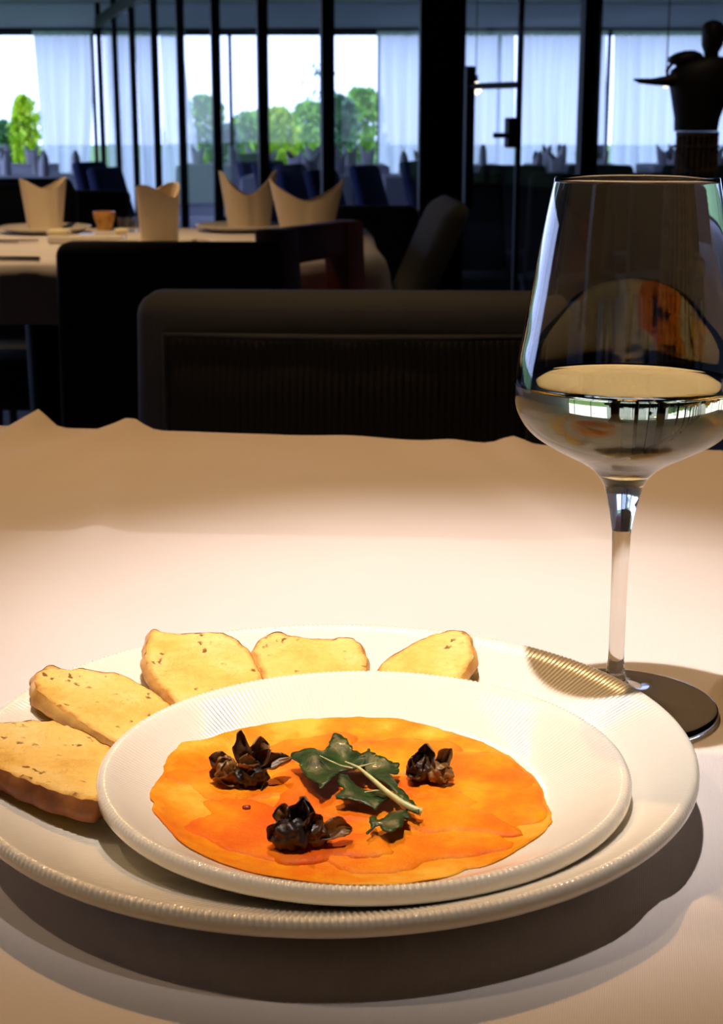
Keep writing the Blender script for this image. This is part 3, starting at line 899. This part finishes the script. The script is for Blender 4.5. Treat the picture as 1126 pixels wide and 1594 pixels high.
def refine(pr, m=3):
    """Catmull-Rom through the profile"""
    res = []
    for i in range(len(pr) - 1):
        p0 = pr[max(i - 1, 0)]; p1 = pr[i]; p2 = pr[i + 1]; p3 = pr[min(i + 2, len(pr) - 1)]
        for j in range(m):
            t = j / m
            res.append(tuple(0.5 * ((2 * p1[q]) + (-p0[q] + p2[q]) * t + (2 * p0[q] - 5 * p1[q] + 4 * p2[q] - p3[q]) * t * t + (-p0[q] + 3 * p1[q] - 3 * p2[q] + p3[q]) * t ** 3) for q in (0, 1)))
    res.append(pr[-1]); return res
outer_s = refine(outer, 4)
def thick(z): return 0.0009 + 0.0012 * smooth01(gz(640), gz(735), z) if z < gz(640) else 0.0009
inner = []
for (r, z) in outer_s:
    if z > zb + 0.004 and r - thick(z) > 0.006: inner.append((r - thick(z), z + (0.0007 if z < gz(640) else 0)))
inner.append((inner[-1][0] * 0.55, zb + 0.0012)); inner.append((0, zb))
rim_z = outer_s[0][1]
rim = [(outer_s[0][0] - 0.00045, rim_z + 0.0004)]
prof = list(reversed(inner)) + rim + outer_s + refine(stem, 3)[0:]
prof = [(max(r, 0.0), z) for r, z in prof]
prof[0] = (0, zb); prof[-1] = (0, 0.0006)
M['crystal'] = glass_mat('clear_crystal', (0.985, 0.99, 0.985), 1.50)
groot = thing('wine_glass', 'clear stemmed wine glass half filled with white wine behind the plates', 'wine glass', (GX, GY, 0.7510))
mb = MB(); mb.lathe(prof, 96); gb = mb.build('glass_body', M['crystal'], groot, angle=None)
# wine, overlapping the inner wall by a hair so that no air film shows
zs = gz(600)
wine = [(0, zb - 0.0002)]
for (r, z) in reversed(inner[:-1]):
    if z < zs: wine.append((r + 0.00015, z - 0.00005))
rtop = wine[-1][0]
wine += [(rtop - 0.0004, zs + 0.0012), (rtop - 0.0012, zs + 0.0004), (rtop - 0.003, zs), (rtop * .5, zs), (0, zs)]
M['wine'] = glass_mat('pale_white_wine', (0.93, 0.85, 0.60), 1.34)
mb = MB(); mb.lathe(wine, 96); o = mb.build('wine', M['wine'], groot, angle=None); o['label'] = 'pale straw white wine'

# ================================================================== BREAD
def bread_mat():
    m, nt, b = new_mat('toasted_bread_crumb')
    v = coords(nt)
    f1 = noise_tex(nt, v, 55, 5, 0.6); f2 = noise_tex(nt, v, 260, 3, 0.6)
    f3 = noise_tex(nt, v, 26, 6, 0.7)
    base = ramp(nt, f3, [(0.28, (0.68, 0.35, 0.05)), (0.46, (0.84, 0.53, 0.13)), (0.72, (0.90, 0.68, 0.27))])
    vo = N(nt, 'ShaderNodeTexVoronoi'); vo.inputs['Scale'].default_value = 190
    dn = N(nt, 'ShaderNodeTexNoise'); dn.inputs['Scale'].default_value = 320; nt.links.new(v, dn.inputs['Vector'])
    va = N(nt, 'ShaderNodeVectorMath', operation='MULTIPLY_ADD'); va.inputs[1].default_value = (0.006, 0.006, 0.006)
    nt.links.new(dn.outputs['Color'], va.inputs[0]); nt.links.new(v, va.inputs[2])
    nt.links.new(va.outputs[0], vo.inputs['Vector'])
    spots = ramp(nt, vo.outputs['Distance'], [(0.16, (1, 1, 1)), (0.30, (0, 0, 0))])
    msk = ramp(nt, noise_tex(nt, v, 75, 2), [(0.52, (0, 0, 0)), (0.60, (1, 1, 1))])
    mu = N(nt, 'ShaderNodeMath', operation='MULTIPLY'); nt.links.new(spots, mu.inputs[0]); nt.links.new(msk, mu.inputs[1])
    mx = N(nt, 'ShaderNodeMix', data_type='RGBA'); mx.inputs['B'].default_value = (0.22, 0.10, 0.025, 1)
    nt.links.new(mu.outputs[0], mx.inputs['Factor']); nt.links.new(base, mx.inputs['A'])
    at = N(nt, 'ShaderNodeAttribute'); at.attribute_name = 'toast'
    tn = N(nt, 'ShaderNodeMath', operation='MULTIPLY'); nt.links.new(at.outputs['Fac'], tn.inputs[0]); nt.links.new(noise_tex(nt, v, 120, 4, 0.7), tn.inputs[1])
    tr_ = ramp(nt, tn.outputs[0], [(0.22, (0, 0, 0)), (0.60, (1, 1, 1))])
    mt = N(nt, 'ShaderNodeMix', data_type='RGBA'); mt.inputs['B'].default_value = (0.46, 0.18, 0.025, 1)
    nt.links.new(tr_, mt.inputs['Factor']); nt.links.new(mx.outputs['Result'], mt.inputs['A'])
    nt.links.new(mt.outputs['Result'], b.inputs['Base Color'])
    b.inputs['Roughness'].default_value = 0.75; b.inputs['Specular IOR Level'].default_value = 0.25
    ad = N(nt, 'ShaderNodeMath', operation='ADD'); nt.links.new(f1, ad.inputs[0]); nt.links.new(f2, ad.inputs[1])
    bump(nt, b, ad.outputs[0], 0.9, 0.0016)
    return m
M['crumb'] = bread_mat()
def crust_mat(name, lo, hi):
    m, nt, b = new_mat(name)
    v = coords(nt); f = noise_tex(nt, v, 90, 4)
    nt.links.new(ramp(nt, f, [(0.3, lo), (0.7, hi)]), b.inputs['Base Color'])
    b.inputs['Roughness'].default_value = 0.5
    bump(nt, b, f, 0.5, 0.001)
    return m
M['crust'] = crust_mat('golden_crust', (0.50, 0.20, 0.03), (0.85, 0.50, 0.13))
M['crust_dark'] = crust_mat('brown_crust', (0.13, 0.035, 0.01), (0.38, 0.13, 0.03))
def crop(origin, s, pts): return [(origin[0] + x / s, origin[1] + y / s) for x, y in pts]
def resample(poly, step):
    out = []
    for i in range(len(poly)):
        a, b = poly[i], poly[(i + 1) % len(poly)]
        n_ = max(1, int(round((Vector(b) - Vector(a)).length / step)))
        for j in range(n_):
            out.append((a[0] + (b[0] - a[0]) * j / n_, a[1] + (b[1] - a[1]) * j / n_))
    return out
def smooth_poly(poly, it=1):
    for _ in range(it):
        poly = [((poly[i - 1][0] + 2 * poly[i][0] + poly[(i + 1) % len(poly)][0]) / 4, (poly[i - 1][1] + 2 * poly[i][1] + poly[(i + 1) % len(poly)][1]) / 4) for i in range(len(poly))]
    return poly
def inside(p, poly):
    c = False; x, y = p
    for i in range(len(poly)):
        x1, y1 = poly[i]; x2, y2 = poly[i - 1]
        if (y1 > y) != (y2 > y) and x < (x2 - x1) * (y - y1) / (y2 - y1) + x1: c = not c
    return c
def fill(poly, step, seed=0):
    """triangulate polygon with interior points; returns pts, tris"""
    rn = random.Random(seed)
    xs = [p[0] for p in poly]; ys = [p[1] for p in poly]
    pts = [Vector(p) for p in poly]
    y = min(ys) + step / 2; row = 0
    while y < max(ys):
        x = min(xs) + (step / 2 if row % 2 else 0)
        while x < max(xs):
            q = (x + rn.uniform(-.15, .15) * step, y + rn.uniform(-.15, .15) * step)
            if inside(q, poly) and min((Vector(q) - Vector(b)).length for b in poly) > step * 0.45:
                pts.append(Vector(q))
            x += step
        y += step * 0.87; row += 1
    n_ = len(poly)
    vo, eo, fo, *_ = delaunay_2d_cdt(pts, [(i, (i + 1) % n_) for i in range(n_)], [list(range(n_))], 1, 1e-9)
    return vo, fo
def bread(name, px_poly, phi, r0, z0, tilt, thickness, label, crust, seed, cat='bread'):
    """slice whose cut face lies in a plane resting on the charger's rim at plan angle phi"""
    rad = Vector((math.cos(phi), math.sin(phi), 0))
    p = Vector((CH.x, CH.y, 0)) + rad * r0 + Vector((0, 0, z0))
    nv = (Vector((0, 0, 1)) * math.cos(tilt) - rad * math.sin(tilt)).normalized()
    uu = rad * math.cos(tilt) + Vector((0, 0, 1)) * math.sin(tilt); vv = nv.cross(uu)
    poly = []
    for (x, y) in px_poly:
        q = at_plane(x, y, p, nv) - p
        poly.append((q.dot(uu), q.dot(vv)))
    poly = smooth_poly(resample(poly, 0.0016), 1)
    poly = [(x + 0.0009 * noise.noise(Vector((x * 170, y * 170, seed))), y + 0.0009 * noise.noise(Vector((x * 170, y * 170, seed + 5)))) for x, y in poly]
    area = sum(poly[i - 1][0] * poly[i][1] - poly[i][0] * poly[i - 1][1] for i in range(len(poly)))
    if area < 0: poly.reverse()
    root = thing(name, label, cat, p - nv * thickness, 0, 'bread slices on the large plate')
    rot = Matrix((uu, vv, nv)).transposed()
    root.rotation_euler = rot.to_euler()
    vo, fo = fill(poly, 0.0020, seed)
    nb = len(poly)
    def hh(x, y): return 0.0016 * noise.noise(Vector((x * 55, y * 55, seed))) + 0.0007 * noise.noise(Vector((x * 260, y * 260, seed)))
    mb = MB(); vs = []
    for i, q in enumerate(vo):
        dz = hh(q.x, q.y) - (0.0006 if i < nb else 0)
        vs.append(mb.bm.verts.new((q.x, q.y, thickness + dz)))
    for f in fo: mb.bm.faces.new([vs[i] for i in f])
    vb = [mb.bm.verts.new((q.x, q.y, 0.0002)) for q in vo]
    for f in fo: mb.bm.faces.new([vb[i] for i in reversed(f)])
    edge = [min((Vector((q.x, q.y)) - Vector(e)).length for e in poly) for q in vo]
    co = mb.build('crumb', M['crumb'], root, angle=None)
    at = co.data.attributes.new('toast', 'FLOAT', 'POINT')
    for i, e in enumerate(edge):
        at.data[i].value = max(0.0, 1 - e / 0.0045); at.data[i + len(edge)].value = at.data[i].value
    mb = MB(); cxm = sum(q[0] for q in poly) / nb; cym = sum(q[1] for q in poly) / nb
    rings = []
    for j in range(6):
        t = j / 5; ring = []
        for i, q in enumerate(poly):
            tx = Vector((poly[(i + 1) % nb][0] - poly[i - 1][0], poly[(i + 1) % nb][1] - poly[i - 1][1])).normalized()
            on = Vector((tx.y, -tx.x))
            bul = 0.0016 * math.sin(PI * t) + 0.0006 * noise.noise(Vector((q[0] * 150, q[1] * 150, t * 3 + seed)))
            z = (thickness - 0.0004 + hh(*q)) * t
            ring.append(mb.bm.verts.new((q[0] + on.x * bul, q[1] + on.y * bul, z)))
        rings.append(ring)
    for a, b in zip(rings, rings[1:]):
        for i in range(nb):
            j = (i + 1) % nb; mb.bm.faces.new((a[i], a[j], b[j], b[i]))
    mb.build('crust', crust, root, angle=None)
    return root
c1 = lambda pts: crop((0, 960), 2.681, pts)
c2 = lambda pts: crop((360, 960), 2.559, pts)
T = R(15)
bread('bread_slice', [(-42, 1150), (-22, 1128)] + c1([(0, 440), (60, 432), (130, 428), (230, 432), (310, 460), (380, 490), (470, 545), (500, 640), (470, 740), (400, 768), (300, 745), (200, 712), (100, 672), (0, 628)]) + [(-30, 1186), (-46, 1170)],
      R(192), 0.105, 0.7770, R(13), 0.0085, 'bread slice with a thick dark brown crust at the plate edge', M['crust_dark'], 1)
bread('bread_slice', c1([(145, 228), (205, 195), (270, 215), (340, 208), (420, 225), (480, 232), (545, 250), (600, 285), (650, 320), (720, 375), (690, 450), (600, 520), (520, 545), (470, 515), (400, 475), (300, 405), (215, 350), (150, 305)]),
      R(160), 0.105, 0.7760, R(14), 0.0075, 'long herbed bread slice between the dark-crusted one and the upright pointed one', M['crust'], 2)
bread('bread_slice', c1([(628, 50), (650, 45), (690, 62), (750, 68), (860, 62), (920, 70), (980, 95), (1040, 135), (1062, 190), (1098, 250), (1060, 330), (960, 390), (820, 420), (760, 400), (720, 352), (690, 305), (650, 258), (622, 228), (606, 180), (612, 110)]),
      R(126), 0.105, 0.7755, T, 0.0072, 'large golden bread slice with a pointed corner and dark herb specks', M['crust'], 3)
bread('bread_slice', c2([(88, 132), (110, 95), (160, 68), (200, 62), (225, 76), (300, 82), (400, 80), (430, 73), (485, 78), (520, 110), (540, 160), (540, 205), (525, 240), (440, 255), (260, 262), (150, 262), (130, 240), (100, 180)]),
      R(95), 0.105, 0.7755, T, 0.0072, 'golden bread slice with a dented top edge at the back of the plate', M['crust'], 4)
bread('bread_slice', c2([(585, 205), (600, 180), (650, 145), (700, 120), (740, 95), (800, 70), (860, 57), (920, 57), (955, 75), (950, 92), (972, 125), (962, 165), (930, 215), (905, 255), (860, 262), (720, 258), (620, 245), (588, 230)]),
      R(68), 0.105, 0.7755, T, 0.0072, 'pale half-round bread slice standing alone toward the wine glass', M['crust'], 5)

# ================================================================== CARPACCIO
def carp_mat(name, a, b_, c_):
    m, nt, b = new_mat(name)
    v = coords(nt)
    f = noise_tex(nt, v, 42, 5, 0.62)
    nt.links.new(ramp(nt, f, [(0.36, a), (0.5, b_), (0.66, c_)]), b.inputs['Base Color'])
    b.inputs['Roughness'].default_value = 0.5
    b.inputs['Specular IOR Level'].default_value = 0.18
    f2 = noise_tex(nt, v, 900, 2); bump(nt, b, f2, 0.55, 0.0004)
    b.inputs['Subsurface Weight'].default_value = 0.08
    b.inputs['Subsurface Radius'].default_value = (0.004, 0.0016, 0.0005)
    b.inputs['Subsurface Scale'].default_value = 1.0
    return m
CM = [carp_mat('carpaccio_deep', (0.76, 0.105, 0.001), (0.81, 0.160, 0.001), (0.87, 0.28, 0.004)),
      carp_mat('carpaccio_orange', (0.78, 0.130, 0.001), (0.84, 0.210, 0.002), (0.88, 0.33, 0.008)),
      carp_mat('carpaccio_yellow', (0.81, 0.180, 0.002), (0.86, 0.280, 0.005), (0.90, 0.46, 0.050))]
carp = thing('carpaccio', 'round layer of thin overlapping orange slices on the smaller plate', 'food', (PL.x, PL.y, PL.z))
ZW = 0.0058
def surf_z(x, y):
    r = math.hypot(x, y)
    if r < PLW: return 0.0055 + 0.0010 * smooth01(PLW - .008, PLW, r)
    t = (r - PLW) / (PLR - 0.004 - PLW)
    return 0.0065 + (PLH - 0.0065) * t ** 1.15
outl = crop((220, 1100), 3.312, [(35, 445), (75, 385), (110, 345), (120, 285), (150, 232), (185, 215), (205, 180), (300, 170), (400, 145), (500, 112), (600, 95), (700, 75), (750, 78), (830, 55), (950, 58), (1126, 50)]) + \
       crop((440, 1100), 2.559, [(450, 40), (540, 65), (600, 72), (720, 115), (800, 140), (920, 205), (990, 265), (1040, 330), (1070, 420), (1075, 455), (1040, 500), (980, 540), (900, 590), (815, 630), (720, 640), (700, 660), (560, 700), (440, 718), (260, 718), (100, 712)]) + \
       crop((220, 1100), 3.312, [(760, 905), (590, 875), (430, 820), (330, 770), (230, 715), (185, 680), (150, 630), (90, 570), (45, 520), (75, 492), (42, 470)])
zp = PL.z + 0.0075
oc = []
for (x, y) in outl:
    z_ = zp
    for _ in range(60):
        w_ = at_z(x, y, z_); z_ += 0.2 * (PL.z + min(surf_z(w_.x - PL.x, w_.y - PL.y), 0.012) + 0.0008 - z_)
    oc.append((w_.x - PL.x, w_.y - PL.y))
def slice_mesh(poly, mat, lift, seed, name='slice'):
    poly = smooth_poly(resample(poly, 0.003), 1)
    rn = random.Random(seed)
    poly = [(x + 0.0007 * noise.noise(Vector((x * 300, y * 300, seed))), y + 0.0007 * noise.noise(Vector((x * 300, y * 300, seed + 9)))) for x, y in poly]
    area = sum(poly[i - 1][0] * poly[i][1] - poly[i][0] * poly[i - 1][1] for i in range(len(poly)))
    if area < 0: poly.reverse()
    vo, fo = fill(poly, 0.0036, seed); nb = len(poly)
    mb = MB(); th = 0.0004
    tv = []; bv = []
    for i, q in enumerate(vo):
        und = 0.0005 * noise.noise(Vector((q.x * 70, q.y * 70, 2.0)))
        z = surf_z(q.x, q.y) + 0.0005 + und + (lift if i >= nb else lift * 0.25)
        tv.append(mb.bm.verts.new((q.x, q.y, z + (th if i >= nb else 0.00012))))
        bv.append(mb.bm.verts.new((q.x, q.y, z)))
    for f in fo:
        mb.bm.faces.new([tv[i] for i in f]); mb.bm.faces.new([bv[i] for i in reversed(f)])
    for i in range(nb):
        j = (i + 1) % nb; mb.bm.faces.new((tv[i], bv[i], bv[j], tv[j]))
    return mb.build(name, mat, carp, angle=None)
slice_mesh(oc, CM[2], 0.0, 1)
def oc_clip(cx_, cy_, rx, ry, rot, n=40, seed=0):
    pts = []
    for i in range(n):
        a = 2 * PI * i / n
        w = 1 + 0.14 * math.sin(3 * a + seed) + 0.10 * math.sin(5 * a + 2 * seed) + 0.06 * math.sin(11 * a + 3 * seed)
        x, y = rx * w * math.cos(a), ry * w * math.sin(a)
        x, y = x * math.cos(rot) - y * math.sin(rot) + cx_, x * math.sin(rot) + y * math.cos(rot) + cy_
        # stay inside the layer
        g = 0
        while not inside((x, y), oc) and g < 30: x *= 0.97; y *= 0.97; g += 1
        pts.append((x, y))
    return pts
lay = [(-0.045, 0.012, 0.024, 0.017, 0.3, 1), (-0.030, -0.028, 0.035, 0.020, -0.4, 0), (0.012, -0.036, 0.034, 0.022, 0.1, 1), (0.045, -0.012, 0.026, 0.022, 0.5, 1),
       (0.042, 0.022, 0.026, 0.018, -0.6, 1), (-0.018, 0.040, 0.020, 0.016, 0.2, 1), (0.016, 0.036, 0.020, 0.018, -0.1, 1), (0.0, 0.0, 0.036, 0.022, -0.2, 0), (0.025, -0.018, 0.028, 0.014, -0.35, 0), (-0.012, -0.040, 0.022, 0.013, 0.1, 0)]
for i, (x, y, rx, ry, rot, mi) in enumerate(lay):
    slice_mesh(oc_clip(x, y, rx, ry, rot, seed=i), CM[mi], 0.00030 + 0.00010 * i, 10 + i)
CTOP = PL.z + 0.0078           # top of the layer near the middle

# ------------------------------------------------------------------ dark petals (three clusters), crumb
def petal_mat(name, lo, hi):
    m, nt, b = new_mat(name)
    v = coords(nt, (1, 1, 1)); f = noise_tex(nt, v, 220, 4, 0.6)
    nt.links.new(ramp(nt, f, [(0.3, lo), (0.72, hi)]), b.inputs['Base Color'])
    b.inputs['Roughness'].default_value = 0.42; b.inputs['Coat Weight'].default_value = 0.12
    bump(nt, b, f, 0.35, 0.0006)
    return m
PM = [petal_mat('dark_petal', (0.030, 0.012, 0.005), (0.13, 0.052, 0.016)), petal_mat('brown_petal', (0.10, 0.040, 0.008), (0.36, 0.17, 0.04)),
      petal_mat('black_bud', (0.008, 0.005, 0.003), (0.03, 0.014, 0.007))]
def petal(parent, base, tip, width, cup, mat, up=(0, 0, 1), name='petal'):
    base, tip = Vector(base), Vector(tip)
    ax = tip - base; L = ax.length * 0.95; ax.normalize()
    upv = Vector(up); sd_ = ax.cross(upv)
    if sd_.length < 1e-3: sd_ = ax.cross(Vector((0, -1, 0.2)))
    sd_.normalize(); nn = sd_.cross(ax)
    mb = MB(); nu, nv_ = 12, 10
    def sheet(off):
        g = []
        for i in range(nu + 1):
            t = i / nu; w = width * (math.sqrt(max(0.015, 1 - ((t - 0.5) / 0.5) ** 2)) if t > 0.5 else 0.62 + 0.38 * math.sin(PI * t))
            row = []
            for j in range(nv_ + 1):
                s = j / nv_ * 2 - 1
                h = cup * (s * s - 0.4) * w * 1.6 + 0.12 * L * math.sin(PI * t) + 0.0004 * math.sin(8 * s + 5 * t)
                pos = base + ax * (L * t) + sd_ * (s * w / 2) + nn * (h + off)
                nz = noise.noise_vector(pos * 260 + base * 900)
                row.append(mb.bm.verts.new(pos + nz * 0.0016 * min(1, 2 * t + 0.2)))
            g.append(row)
        return g
    a, b = sheet(0.0004), sheet(-0.0004)
    for i in range(nu):
        for j in range(nv_):
            mb.bm.faces.new((a[i][j], a[i + 1][j], a[i + 1][j + 1], a[i][j + 1]))
            mb.bm.faces.new((b[i][j + 1], b[i + 1][j + 1], b[i + 1][j], b[i][j]))
    loop = [(0, j) for j in range(nv_)] + [(i, nv_) for i in range(nu)] + [(nu, j) for j in range(nv_, 0, -1)] + [(i, 0) for i in range(nu, 0, -1)]
    for q in range(len(loop)):
        (i, j), (i2, j2) = loop[q], loop[(q + 1) % len(loop)]
        mb.bm.faces.new((a[i][j], a[i2][j2], b[i2][j2], b[i][j]))
    return mb.build(name, mat, parent, angle=None)
def bud(parent, c, r, mat, seed, name='bud'):
    mb = MB(); bmesh.ops.create_icosphere(mb.bm, subdivisions=4, radius=1.0)
    for v in mb.bm.verts:
        d = v.co.normalized()
        f = 1 + 0.22 * noise.noise(d * 2.2 + Vector((seed, 0, 0))) - 0.22 * abs(noise.noise(d * 3.6 + Vector((seed, 4, 0)))) + 0.05 * math.sin(9 * d.x + 5 * d.z + seed)
        v.co = Vector((d.x * r[0] * f * 1.22, d.y * r[1] * f * 1.22, d.z * r[2] * f * 1.18)) + Vector(c)
    return mb.build(name, mat, parent, angle=None)
def px_off(root, x, y, dz, ref):
    """local offset of the point seen at pixel x,y standing in the upright plane through the cluster"""
    q = at_d(x, y, root.location.y + dz)
    return Vector((q.x - root.location.x, q.y - root.location.y, q.z - root.location.z))
def cluster(px, py, label):
    p = at_z(px, py, CTOP)
    return thing('dark_flower_garnish', label, 'garnish', (p.x, p.y, CTOP - 0.0006), 0, 'dark garnishes on the carpaccio')
# 1: beside the tip of the leaf
g = cluster(382, 1212, 'dark brown curled petal garnish touching the tip of the green leaf')
q = lambda x, y, dz=0: px_off(g, x, y, dz, None)
bud(g, q(392, 1206, -0.002), (0.0052, 0.005, 0.0042), PM[2], 1)
bud(g, q(352, 1200, 0.0), (0.0040, 0.004, 0.0044), PM[1], 2)
petal(g, q(385, 1195), q(374, 1136, 0.002), 0.0060, 0.3, PM[0], (0, -1, 0.1))
petal(g, q(392, 1190, 0.002), q(408, 1148, 0.004), 0.0080, 0.35, PM[1], (0.2, -1, 0.3))
petal(g, q(395, 1200), q(420, 1165, 0.001), 0.0060, 0.5, PM[0], (-0.5, -1, 0.4))
petal(g, q(400, 1202, -0.001), q(455, 1180, 0.002), 0.0052, 0.35, PM[1], (0.1, -.4, 1))
petal(g, q(368, 1195), q(330, 1215, -0.002), 0.0075, 0.55, PM[1], (-0.3, -0.8, 0.8))
petal(g, q(360, 1180, 0.003), q(338, 1208, 0.001), 0.0085, 0.5, PM[0], (-0.4, -.5, 1))
petal(g, q(372, 1190, -0.003), q(402, 1190, -0.004), 0.0045, 0.5, PM[1], (0, -.6, 1))
petal(g, q(380, 1218, -0.004), q(412, 1210, -0.004), 0.0085, 0.5, PM[0], (0.1, -1, 0.3))
petal(g, q(345, 1212, -0.003), q(372, 1219, -0.004), 0.0042, 0.5, PM[1], (0.1, -.8, 0.6))
# 2: in front
g = cluster(462, 1312, 'black bud garnish with two rounded side petals in front of the leaf')
bud(g, q(455, 1300, -0.002), (0.0054, 0.005, 0.0050), PM[2], 4)
bud(g, q(488, 1299, 0.0), (0.0046, 0.004, 0.0038), PM[0], 5)
petal(g, q(462, 1290, 0.002), q(476, 1240, 0.004), 0.0085, 0.4, PM[0], (0.1, -1, 0.2))
petal(g, q(470, 1290, 0.0), q(472, 1243, 0.002), 0.0070, 0.6, PM[2], (-0.3, -1, 0.2))
petal(g, q(478, 1296, -0.002), q(490, 1262, 0.001), 0.0062, 0.5, PM[0], (0.4, -1, 0.2))
petal(g, q(445, 1280, 0.004), q(436, 1250, 0.006), 0.0062, 0.3, PM[1], (-0.1, -1, 0.3))
petal(g, q(450, 1286, 0.0), q(414, 1308, -0.002), 0.0052, 0.4, PM[0], (-0.5, -.9, 0.6))
petal(g, q(496, 1300, -0.001), q(550, 1289, 0.002), 0.0068, 0.25, PM[1], (0.1, -.7, 0.8))
# 3: behind right
g = cluster(668, 1212, 'small brown pointed garnish standing right of the green leaf')
bud(g, q(684, 1203, -0.002), (0.0042, 0.0042, 0.0034), PM[1], 7)
bud(g, q(658, 1200, 0.0), (0.0050, 0.004, 0.0042), PM[0], 8)
petal(g, q(660, 1210, 0), q(664, 1157, 0.002), 0.0078, 0.5, PM[0], (-0.1, -1, 0.2))
petal(g, q(650, 1208, -0.001), q(659, 1172, 0.001), 0.0056, 0.6, PM[2], (-0.5, -1, 0.2))
petal(g, q(680, 1190, 0.001), q(705, 1163, 0.003), 0.0056, 0.3, PM[1], (0.1, -1, 0.3))
petal(g, q(655, 1205, -0.003), q(632, 1207, -0.003), 0.0055, 0.4, PM[0], (-0.2, -.8, 0.6))
petal(g, q(675, 1208, -0.004), q(702, 1200, -0.003), 0.0052, 0.4, PM[1], (0.1, -.9, 0.4))
mb = MB(); bmesh.ops.create_icosphere(mb.bm, subdivisions=2, radius=1)
for v in mb.bm.verts:
    f = 1 + 0.3 * noise.noise(v.co * 2); v.co = Vector((v.co.x * .0016, v.co.y * .0012, v.co.z * .0008)) * f
o = mb.build('pepper_flake', petal_mat('red_pepper', (0.16, 0.01, 0.003), (0.34, 0.04, 0.01)))
p = at_z(384, 1254, CTOP); o.location = (p.x, p.y, CTOP - 0.0006)
tag(o, 'tiny red pepper flake on the carpaccio between the dark garnishes', 'pepper flake')

# ------------------------------------------------------------------ rocket leaf
def leafgreen():
    m, nt, b = new_mat('dark_rocket_leaf')
    v = coords(nt); f = noise_tex(nt, v, 130, 4)
    nt.links.new(ramp(nt, f, [(0.3, (0.006, 0.022, 0.006)), (0.75, (0.032, 0.075, 0.014))]), b.inputs['Base Color'])
    b.inputs['Roughness'].default_value = 0.42; b.inputs['Coat Weight'].default_value = 0.05; b.inputs['Specular IOR Level'].default_value = 0.35
    bump(nt, b, noise_tex(nt, v, 420, 3), 0.35, 0.0006)
    return m
M['rocket'] = leafgreen()
M['rocket_stem'] = simple('pale_rocket_stem', (0.58, 0.60, 0.27), 0.35, vary=0.2, scale=300)
LS = 4.331
LP = lambda pts: crop((420, 1120), LS, pts)
lc = at_z(560, 1215, CTOP + 0.004)
leaf = thing('rocket_leaf', 'dark green lobed rocket leaf with a pale stem on the carpaccio', 'leaf', (lc.x, lc.y, CTOP))
def lobe(px_pts, lift, curl, seed, name='leaf_blade'):
    poly = []
    for (x, y) in LP(px_pts):
        w = at_z(x, y, CTOP + lift); poly.append((w.x - lc.x, w.y - lc.y))
    poly = smooth_poly(resample(poly, 0.0011), 1)
    poly = [(x + 0.0011 * noise.noise(Vector((x * 420, y * 420, seed))), y + 0.0011 * noise.noise(Vector((x * 420, y * 420, seed + 7)))) for x, y in poly]
    area = sum(poly[i - 1][0] * poly[i][1] - poly[i][0] * poly[i - 1][1] for i in range(len(poly)))
    if area < 0: poly.reverse()
    vo, fo = fill(poly, 0.0015, seed); nb = len(poly)
    mb = MB(); A = []; B = []
    for w in vo:
        z = lift + curl * noise.noise(Vector((w.x * 85, w.y * 60, seed * 3.1))) + 0.0004 * noise.noise(Vector((w.x * 420, w.y * 420, seed)))
        z = max(z, 0.0007)
        A.append(mb.bm.verts.new((w.x, w.y, z + 0.0004))); B.append(mb.bm.verts.new((w.x, w.y, z)))
    for f in fo:
        mb.bm.faces.new([A[i] for i in f]); mb.bm.faces.new([B[i] for i in reversed(f)])
    for i in range(nb):
        j = (i + 1) % nb; mb.bm.faces.new((A[i], B[i], B[j], A[j]))
    return mb.build(name, M['rocket'], leaf, angle=None)
lobe([(140, 228), (250, 214), (360, 214), (385, 170), (430, 110), (480, 115), (530, 150), (580, 208), (625, 240), (650, 300), (640, 350), (560, 350), (480, 345), (440, 390), (385, 430), (350, 455), (320, 425), (260, 380), (220, 320), (185, 275)], 0.0058, 0.0042, 1)
lobe([(590, 250), (640, 240), (665, 208), (692, 235), (740, 255), (805, 272), (835, 290), (872, 285), (876, 330), (845, 360), (800, 350), (830, 400), (880, 470), (950, 530), (1010, 585), (1000, 620), (930, 580), (840, 500), (740, 420), (660, 360), (610, 320)], 0.0050, 0.0030, 2)
lobe([(470, 400), (530, 410), (560, 450), (620, 478), (700, 470), (790, 470), (850, 520), (820, 550), (760, 545), (720, 585), (650, 565), (560, 550), (450, 545), (445, 515), (500, 500), (460, 450)], 0.0036, 0.0030, 3)
lobe([(655, 768), (645, 755), (690, 725), (665, 690), (670, 655), (710, 655), (730, 690), (780, 670), (830, 625), (880, 600), (930, 610), (945, 680), (915, 665), (905, 725), (860, 745), (810, 768), (770, 755), (735, 712), (690, 735)], 0.0030, 0.0026, 4)
def tubepx(pts, lifts, radii, name):
    mb = MB(); P = []
    for (x, y), l in zip(LP(pts), lifts):
        w = at_z(x, y, CTOP + l); P.append((w.x - lc.x, w.y - lc.y, l))
    mb.tube(P, radii, 10); mb.build(name, M['rocket_stem'], leaf)
tubepx([(510, 285), (600, 325), (690, 400), (780, 480), (880, 555), (960, 600), (1025, 625)], [0.0085, 0.0088, 0.0080, 0.0066, 0.0052, 0.0040, 0.0030], [0.0003, 0.0006, 0.0008, 0.0010, 0.0012, 0.0013, 0.0014], 'stem')
tubepx([(340, 245), (420, 285), (480, 312), (560, 330)], [0.0085, 0.0092, 0.0090, 0.0084], [0.0002, 0.0003, 0.0003, 0.0004], 'vein')
tubepx([(600, 320), (660, 305), (720, 290)], [0.0084, 0.0080, 0.0072], [0.0004, 0.0003, 0.0002], 'vein')
tubepx([(640, 490), (720, 478), (790, 488)], [0.0052, 0.0056, 0.0058], [0.0002, 0.0003, 0.0005], 'vein')
